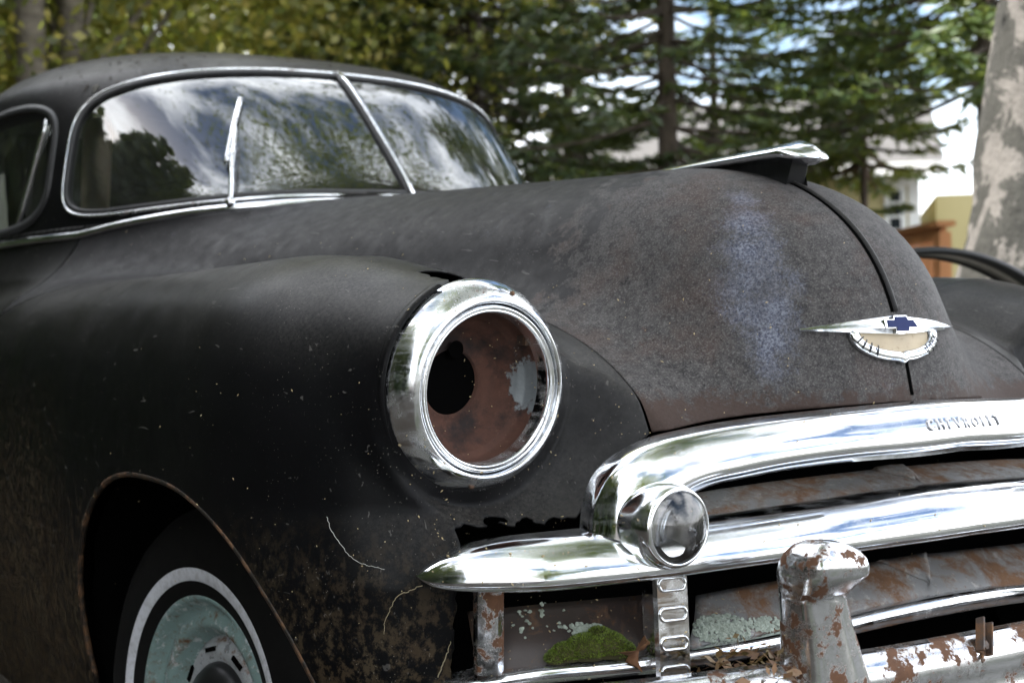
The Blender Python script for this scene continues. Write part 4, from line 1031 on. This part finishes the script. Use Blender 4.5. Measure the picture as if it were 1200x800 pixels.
spruce('spruce_tree', 'short young spruce over the yellow house, left of the birch trunk', gp(1015, 11.6), 3.7, .05, 2.4, 'needle_light', 'spruces behind the car', reach=1.15, dens=1.5, dead=.05, nb=9, wh=.13, tuft=.06)
# the big birch close on the right, its crown over the car
bb = gp(1140, 4.9)
def birch():
    root = empty('birch_tree', bb, 'thick old birch trunk with peeling pale bark at the right edge', 'tree'); b0 = bb-Vector((0, 0, .1))
    top = Vector((bb.x+1.15, bb.y-.66, 9.0)); seg = 90; n = 48; vv, ff = [], []
    for k in range(seg+1):
        t = (k/seg)**1.5; c = b0.lerp(top, t)+Vector((math.sin(t*6)*.10, 0, 0)); zz = c.z-GROUND
        r = (.245*(1-t)**.6+.03)*(1+.32*math.exp(-zz/.8))
        for i in range(n):
            a = 2*math.pi*i/n; d = Vector((math.cos(a), math.sin(a), 0)); q_ = mnoise.fractal(Vector((d.x*1.4, d.y*1.4, c.z*1.1)), 1., 2., 5)
            vv.append(c+d*(r*(1+.22*q_+.05*mnoise.noise((d.x*6, d.y*6, c.z*3)))))
    for k in range(seg): ff += [(k*n+i, k*n+(i+1) % n, (k+1)*n+(i+1) % n, (k+1)*n+i) for i in range(n)]
    obj('trunk', vv, ff, MAT['birch'], root)
    cc_ = np.array((bb.x-.9, bb.y-1.6, 7.6)); nl, nc = 34000, 70; CL = cc_+rdir(nc)*(RNG.random(nc)**.5)[:, None]*np.array((3.6, 3.6, 2.2)); mb = MB()
    for k in range(16):
        q_ = Vector(CL[k]); s = b0.lerp(top, .40+.03*k); cv = catmull([s, s.lerp(q_, .5)+Vector((0, 0, .5)), q_], 6); mb.tube(cv, list(np.linspace(.07, .008, len(cv))), 6)
    mb.obj('limb', MAT['birch'], root)
    P = CL[RNG.integers(0, nc, nl)]+RNG.normal(size=(nl, 3))*np.array((.75, .75, .6)); a = rdir(nl); b_ = np.cross(a, rdir(nl)); b_ /= np.linalg.norm(b_, axis=1)[:, None]; s = .042*(.6+.8*RNG.random(nl))[:, None]
    quads('crown', P, a*s, b_*s*.62, 'leaf_green', root)
birch()
# trees standing in front of the car, out of the frame, that the glass and chrome reflect
for nm, lb, (x, y), H, cc_, cr_, nl in (
    ('maple_tree', 'broad green tree in front of the car, seen in the windshield reflection', (.9, -6.5), 10, (-.3, -3.4, 7.8), (3.8, 3.2, 2.1), 9000),
    ('maple_tree', 'green tree left of the car, seen in the headlamp rim reflection', (-7.0, -.5), 9, (-6.6, -.4, 4.8), (2.4, 2.6, 2.8), 14000),
    ('maple_tree', 'green tree behind the viewer, seen in the chrome of the bumper guard', (-4.6, -8.2), 9, (-4.6, -8.2, 5.0), (2.8, 2.6, 3.0), 14000)):
    broadleaf(nm, lb, (x, y, GROUND), H, .16, (cc_, cr_), nl, .075, 'leaf_green', 'bark_brown', group='trees around the viewer', nclump=60, cs=.6)
# far wood: an even mass of leaves nobody could count
def far_wood():
    n = 60000; px = RNG.uniform(-250, 1350, n); dep = RNG.uniform(19, 27, n)
    hmax = np.interp(px, [-250, 420, 520, 700, 850, 980, 1350], [13, 13, 4.0, 2.8, 2.3, 2.2, 4.0])
    P = np.empty((n, 3))
    for i in range(n):
        p = CAM+ray(px[i], 385)*dep[i]; k = .75+.45*mnoise.noise((p.x*.45, p.y*.45, 0)); P[i] = (p.x, p.y, GROUND+hmax[i]*k*RNG.random()**.8)
    a = rdir(n); b_ = np.cross(a, rdir(n)); b_ /= np.linalg.norm(b_, axis=1)[:, None]; s = .12*(.6+.8*RNG.random(n))[:, None]
    quads('far_wood', P, a*s, b_*s*.7, 'leaf_green', None, kind='stuff', label='dim green wood behind the spruces', category='wood')
far_wood()

def side_wood():
    n = 46000; az = np.radians(RNG.uniform(-126, 8, n)); rr = RNG.uniform(6.0, 12, n); z = GROUND+RNG.random(n)**.9*(np.interp(np.degrees(az), [-126, -95, -70, -62, -40, 8], [5.0, 8.0, 11.5, 11.5, 6.0, 5.0])+1.2*np.sin(az*9)+1.0*np.sin(az*23))
    P = np.stack([-.8+rr*np.sin(az), .2+rr*np.cos(az), z], 1)
    d = P-np.array(CAM); keep = (d @ np.array(_R))/np.maximum(d @ np.array(_fw), 1e-3) < -.47; keep |= (d @ np.array(_fw)) < 0; P = P[keep]; n = len(P)
    a = rdir(n); b_ = np.cross(a, rdir(n)); b_ /= np.linalg.norm(b_, axis=1)[:, None]; s = .24*(.6+.8*RNG.random(n))[:, None]
    quads('side_wood', P, a*s, b_*s*.7, 'needle', None, kind='stuff', label='dark green wood along the left side of the yard', category='wood')
side_wood()
# ------------------------------------------------------------------ house, deck railing, mudguard
def plank_mat(name, c1, c2, rough=.7):
    m, t, b = new_mat(name); q = NT(t); setp(b, base=q.mix(q.noise(6, 6, mscale=(1, 1, .2)), c1, c2), rough=rough); MAT[name] = m
plank_mat('yellow_siding', (.40, .345, .17), (.47, .41, .21)); plank_mat('white_trim', (.76, .76, .74), (.82, .82, .80)); plank_mat('roof_shingle', (.07, .066, .062), (.115, .108, .10)); plank_mat('cedar', (.42, .17, .065), (.58, .27, .11)); plain('dark_pane', (.02, .025, .03), .08)
h0 = CAM+ray(870, 385)*17.5; h1 = CAM+ray(1078, 385)*17.0; hx = Vector((h1.x-h0.x, h1.y-h0.y, 0)); hw = hx.length; hx.normalize(); hy = Vector((-hx.y, hx.x, 0))
house = empty('house', (h0.x, h0.y, GROUND), 'pale yellow house with white trim far behind the hood', 'house')
def HP(u, v, z): return Vector((h0.x, h0.y, GROUND))+hx*u+hy*v+Vector((0, 0, z))
HM3 = Matrix((hx, hy, Vector((0, 0, 1)))).transposed()
def hbox(name, u0, u1, v0, v1, z0, z1, mat, parent): return MB().box(HP((u0+u1)/2, (v0+v1)/2, (z0+z1)/2), (u1-u0, v1-v0, z1-z0), HM3).obj(name, MAT[mat], parent, smooth=False)
hbox('wall', -2.2, hw, 0, 5, 0, 3.06, 'yellow_siding', house)
rf = obj('roof', [HP(-2.6, -.45, 2.92), HP(hw+.3, -.45, 2.92), HP(hw+.3, 2.6, 4.3), HP(-2.6, 2.6, 4.3), HP(hw+.3, 5.6, 2.92), HP(-2.6, 5.6, 2.92)], [(0, 1, 2, 3), (3, 2, 4, 5)], MAT['roof_shingle'], house, smooth=False); mod_solidify(rf, .12)
hbox('corner_board', hw-.11, hw+.02, -.025, .12, 0, 3.04, 'white_trim', house)
hbox('fascia', -2.6, hw+.3, -.50, -.455, 2.80, 2.96, 'white_trim', house)
wc = on_y(1049, 240, 0); uw = None
d_ = ray(1049, 240); tt = ((h0-CAM).dot(hy))/d_.dot(hy); wpt = CAM+d_*tt; uw = (wpt-h0).dot(hx); zw = wpt.z-GROUND
win = hbox('window', uw-.13, uw+.13, -.035, .02, zw-.36, zw+.24, 'white_trim', house)
hbox('pane', uw-.065, uw+.065, -.042, -.030, zw-.30, zw+.17, 'dark_pane', win)
for dz in (-.15, 0.02): hbox('muntin', uw-.065, uw+.065, -.050, -.036, zw+dz-.016, zw+dz+.016, 'white_trim', win)
hbox('window_head', uw-.17, uw+.17, -.055, .0, zw+.24, zw+.33, 'white_trim', win)
hbox('porch_wall', hw+.3, hw+2.6, 1.2, 4.8, 0, 2.7, 'yellow_siding', house)
hbox('porch_post', hw+.95, hw+1.08, .2, .33, 0, 2.7, 'white_trim', house)
# cedar deck railing
r1 = CAM+ray(1106, 259)*10.0; zr = r1.z; r2 = CAM+ray(1057, 268)*10.9; rd = Vector((r2.x-r1.x, r2.y-r1.y, 0)).normalized(); rlen = 3.2
dk = empty('deck_railing', (r1.x, r1.y, GROUND), 'orange cedar deck railing with thin balusters beside the birch trunk', 'railing'); rs_ = Vector((-rd.y, rd.x, 0)); RM = Matrix((rd, rs_, Vector((0, 0, 1)))).transposed()
def rbox(name, s, t_, z, sz): c = Vector((r1.x, r1.y, 0))+rd*s+rs_*t_+Vector((0, 0, z)); return MB().box(c, sz, RM).obj(name, MAT['cedar'], dk, smooth=False)
rbox('top_rail', rlen/2, 0, zr-.02, (rlen+.1, .14, .04)); rbox('under_rail', rlen/2, 0, zr-.085, (rlen, .04, .085)); rbox('bottom_rail', rlen/2, 0, zr-.86, (rlen, .04, .09))
for k in range(27): rbox('baluster', .06+k*.115, .0, zr-.47, (.024, .03, .70))
rbox('rail_post', .02, .0, (zr+GROUND)/2-.04, (.09, .09, zr-GROUND-.08)); rbox('deck_board', rlen/2, -1.0, zr-.98, (rlen, 2.0, .10))
# bent mudguard strip standing behind the far fender
mc = CAM+ray(1080, 381)*3.9; Rg = .47; topz = (CAM+ray(1078, 296)*3.9).z; dirm = Vector((_R.x, _R.y, 0)).normalized(); dpt = Vector((_fw.x, _fw.y, 0)).normalized()
arc = [Vector((mc.x, mc.y, GROUND))+dirm*-Rg, ]+[Vector((mc.x, mc.y, topz-Rg))+dirm*(-Rg*math.cos(math.pi*k/40))+Vector((0, 0, Rg*math.sin(math.pi*k/40))) for k in range(41)]+[Vector((mc.x, mc.y, GROUND))+dirm*Rg]
plain('gloss_black', (.012, .012, .013), .28)
mg = empty('mudguard', (mc.x, mc.y, GROUND), 'curved black metal mudguard strip arching behind the far front fender', 'mudguard')
MB().sweep(arc, [(-.10, -.004), (.10, -.004), (.10, .004), (-.10, .004)], dpt.cross(dirm) if False else [(p-Vector((mc.x, mc.y, topz-Rg))).normalized() for p in arc]).obj('strip', MAT['gloss_black'], mg)
for s in (-1, 1): MB().tube([p+dpt*.10*s for p in arc], .011, 8).obj('rolled_edge', MAT['gloss_black'], mg)
# ------------------------------------------------------------------ growth and litter lying on the car
bpy.context.view_layer.update(); _dg = bpy.context.evaluated_depsgraph_get()
def cast(px, py):
    ok, loc, nor, idx, ob, _ = sc.ray_cast(_dg, CAM, ray(px, py).normalized())
    if not ok: return None, None, None
    if nor.dot(ray(px, py)) > 0: nor = -nor
    return loc, nor, ob.name
plain('moss_dark', (.045, .040, .012), .95); leaf_mat('moss', [(0, (.06, .09, .008)), (.5, (.12, .19, .012)), (1, (.22, .30, .03))], .25)
leaf_mat('dry_leaf', [(0, (.07, .030, .014)), (.4, (.16, .075, .035)), (.75, (.27, .15, .08)), (1, (.34, .26, .17))], .2)
def lichen_mat():
    m, t, b = new_mat('lichen'); q = NT(t); setp(b, base=q.mix(q.noise(140, 5, .7), (.20, .24, .20), (.50, .55, .48)), rough=.95, normal=q.bump(q.noise(260, 4), .5, .002)); MAT['lichen'] = m
lichen_mat(); plain('web', (.55, .54, .50), .9); plain('straw', (.30, .25, .16), .85); plain('seed', (.46, .36, .20), .9)
# moss cushion
mc_ = []
for px, py, r in ((662, 765, .016), (685, 760, .022), (708, 757, .022), (724, 762, .016), (650, 770, .012), (700, 745, .014)):
    p, n, _ = cast(px, py); mc_.append((p+Vector((0, -.004, 0)), r))
moss = empty('moss_cushion', mc_[1][0], 'bright green moss cushion growing on the rusty sill left of the ribbed upright', 'moss')
mb = MB()
for c, r in mc_: mb.lathe([(r*1.25*math.cos(t), r*.85*math.sin(t)) for t in np.linspace(-.6, 1.57, 10)], Matrix.Translation(c), 18)
mb.obj('mat', MAT['moss_dark'], moss)
C = []; A = []; B = []
for c, r in mc_:
    n = int(2600*(r/.02)**2)
    d = rdir(n); d[:, 2] = np.abs(d[:, 2])*1.1-.25; d /= np.linalg.norm(d, axis=1)[:, None]
    P = np.array(c)+d*np.array((r*1.25, r*1.25, r*.9)); C.append(P); o_ = d+rdir(n)*.7; o_ /= np.linalg.norm(o_, axis=1)[:, None]; A.append(o_*.0028); s_ = np.cross(o_, rdir(n)); B.append(s_*.0006)
quads('shoots', np.concatenate(C), np.concatenate(A), np.concatenate(B), 'moss', moss)
# lichen crusts
def lichen(label, px0, py0, wpx, hpx, n):
    vv, ff = [], []
    base = None
    for k in range(n):
        a = random.random()*2*math.pi; r = random.random()**.6; px, py = px0+wpx*r*math.cos(a), py0+hpx*r*math.sin(a)
        p, nn, ob = cast(px, py)
        if p is None: continue
        base = base or p
        M = frame(p+nn*(.0006+.0018*random.random()), (nn+Vector((random.uniform(-.4, .4), random.uniform(-.4, .4), random.uniform(-.4, .4)))).normalized()); s = random.uniform(.0012, .0036); i0 = len(vv); m = 9
        vv.append(M @ Vector((0, 0, -.0006)))
        for j in range(m): q_ = 2*math.pi*j/m; rr = s*random.uniform(.65, 1.2); vv.append(M @ Vector((rr*math.cos(q_), rr*math.sin(q_), random.uniform(.0002, .0014))))
        ff += [(i0, i0+1+j, i0+1+(j+1) % m) for j in range(m)]
    o = obj('lichen_crust', vv, ff, MAT['lichen'], label=label, cat='lichen', group='lichen on the grille', kind='stuff' if n < 160 else None); mod_solidify(o, .0006); return o
lichen('large grey-green lichen crust on the lower grille panel beside the upright', 845, 737, 34, 17, 420)
lichen('small grey lichen crust right of the large one, next to the bumper guard', 896, 731, 20, 8, 150)
lichen('pale lichen crust above the moss cushion', 686, 738, 20, 8, 170)
lichen('tiny lichen dots on the brown side panel', 632, 728, 36, 24, 26)
# curled dead leaf by the upright
p, n, _ = cast(745, 775); p = p or on_g(745, 775)
def dead_leaf(c, L_, W_, M, label):
    vv, ff = [], []; nu, nv = 14, 8
    for i in range(nu+1):
        u = i/nu
        for j in range(nv+1):
            v = j/nv*2-1; wd = W_*math.sin(math.pi*min(1, u*.96+.03))**.75*(1+.28*math.sin(u*19+v*2)*abs(v)); curl = .9*v*wd/W_
            q_ = Vector((math.sin(curl)*wd*.8, .012*math.sin(u*5)+(1-math.cos(curl))*wd*.9+.004*mnoise.noise((u*5, v*3, 1)), L_*(u-.1))); vv.append(Vector(c)+M @ q_)
    for i in range(nu):
        for j in range(nv): ff.append((i*(nv+1)+j, i*(nv+1)+j+1, (i+1)*(nv+1)+j+1, (i+1)*(nv+1)+j))
    o = obj('dead_leaf', vv, ff, MAT['dry_leaf'], label=label, cat='leaf'); mod_solidify(o, .0006); return o
m_, t_, b_ = new_mat('dead_leaf_brown'); q = NT(t_); setp(b_, base=q.mix(q.noise(90, 6, .7), (.10, .040, .018), (.30, .15, .075)), rough=.8, normal=q.bump(q.noise(160, 4), .4, .001)); MAT['dead'] = m_
dl = dead_leaf(p+Vector((0, -.012, -.006)), .072, .022, Matrix.Rotation(-.45, 3, 'Y') @ Matrix.Rotation(.5, 3, 'X'), 'curled brown dead leaf standing beside the moss cushion'); dl.data.materials[0] = MAT['dead']
# litter caught between the grille and the bumper
pan_z = loI[4].z-.018
MB().box((0, -.91, pan_z-.006), (1.5, .16, .006)).obj('splash_pan', MAT['brown_steel'], car, smooth=False)
n = 700; X = RNG.uniform(-.56, -.30, n); Y = RNG.uniform(-.985, -.86, n); Z = pan_z+.002+RNG.random(n)*.062*np.exp(-((X+.43)/.09)**2)+.004
a = rdir(n); a[:, 2] *= .5; a /= np.linalg.norm(a, axis=1)[:, None]; bq = np.cross(a, rdir(n)); bq /= np.linalg.norm(bq, axis=1)[:, None]; s = RNG.uniform(.004, .013, n)[:, None]
quads('leaf_litter', np.stack([X, Y, Z], 1), a*s, bq*s*RNG.uniform(.1, .6, (n, 1)), 'dry_leaf', None, kind='stuff', label='dry leaf litter caught between grille and bumper', category='litter')
# threads, roots and stalks
def strand(name, pix, r, mat, label, cat, off=.003, jit=.002):
    pts = []
    for px, py in pix:
        p, n, _ = cast(px, py)
        if p is None: continue
        pts.append(p+n*off)
    if len(pts) < 2: return
    cv = catmull(pts, 6); cv = [c+Vector([random.uniform(-jit, jit)*.4 for _ in range(3)]) for c in cv]
    o = MB().tube(cv, list(np.linspace(r, r*.5, len(cv))), 5).obj(name, MAT[mat]); o['label'] = label; o['category'] = cat; return o
strand('cobweb_thread', [(384, 605), (390, 622), (402, 640), (415, 655), (430, 662), (452, 667)], .00035, 'web', 'pale cobweb thread on the black fender left of the chrome tip', 'cobweb')
strand('dry_root', [(494, 686), (478, 692), (466, 698), (458, 712), (452, 728), (450, 742)], .0006, 'straw', 'thin dry rootlet hanging below the chrome bar tip', 'root')
strand('grass_stalk', [(512, 792), (519, 775), (525, 760), (528, 750)], .0009, 'straw', 'bent straw-coloured grass stalk left of the rusty post', 'grass')
# seeds, needles and specks
C, A, B = [], [], []
random.seed(11)
zones = [(45, (460, 330, 660, 570)), (60, (500, 600, 760, 690)), (50, (690, 470, 1200, 650)), (45, (240, 440, 560, 760)), (40, (600, 340, 800, 560)), (30, (800, 220, 1080, 460)), (25, (70, 270, 500, 330)), (70, (560, 690, 920, 800)), (40, (0, 400, 240, 700))]
for cnt, (x0, y0, x1, y1) in zones:
    for _ in range(cnt):
        p, n, ob = cast(random.uniform(x0, x1), random.uniform(y0, y1))
        if p is None or (p-CAM).length > 4: continue
        d = Vector([random.uniform(-1, 1) for _ in range(3)]); d = (d-n*d.dot(n)*.8).normalized(); s = random.choice((.0007, .0008, .0010, .0013, .0024)); sd_ = d.cross(n).normalized()
        C.append(p+n*.0012); A.append(d*s); B.append((sd_+n*.3)*min(s*.6, .0009))
ob = quads('seed_debris', np.array([tuple(v) for v in C]), np.array([tuple(v) for v in A]), np.array([tuple(v) for v in B]), 'seed', None, kind='stuff', label='scattered pale seeds and needles on the car', category='debris')
mod_solidify(ob, .0005)
# roof litter: dark needles and leaf bits
C, A, B = [], [], []
for _ in range(260):
    p, n, ob_ = cast(random.uniform(60, 600), random.uniform(50, 110))
    if p is None or ob_ is None or 'roof' not in ob_: continue
    d = Vector([random.uniform(-1, 1) for _ in range(3)]); d = (d-n*d.dot(n)).normalized(); s = random.uniform(.004, .012); C.append(p+n*.002); A.append(d*s); B.append(d.cross(n)*s*.35)
if C:
    plain('litter_dark', (.03, .022, .014), .9)
    quads('roof_litter', np.array([tuple(v) for v in C]), np.array([tuple(v) for v in A]), np.array([tuple(v) for v in B]), 'litter_dark', None, kind='stuff', label='dark needles and leaf bits on the car roof', category='litter')
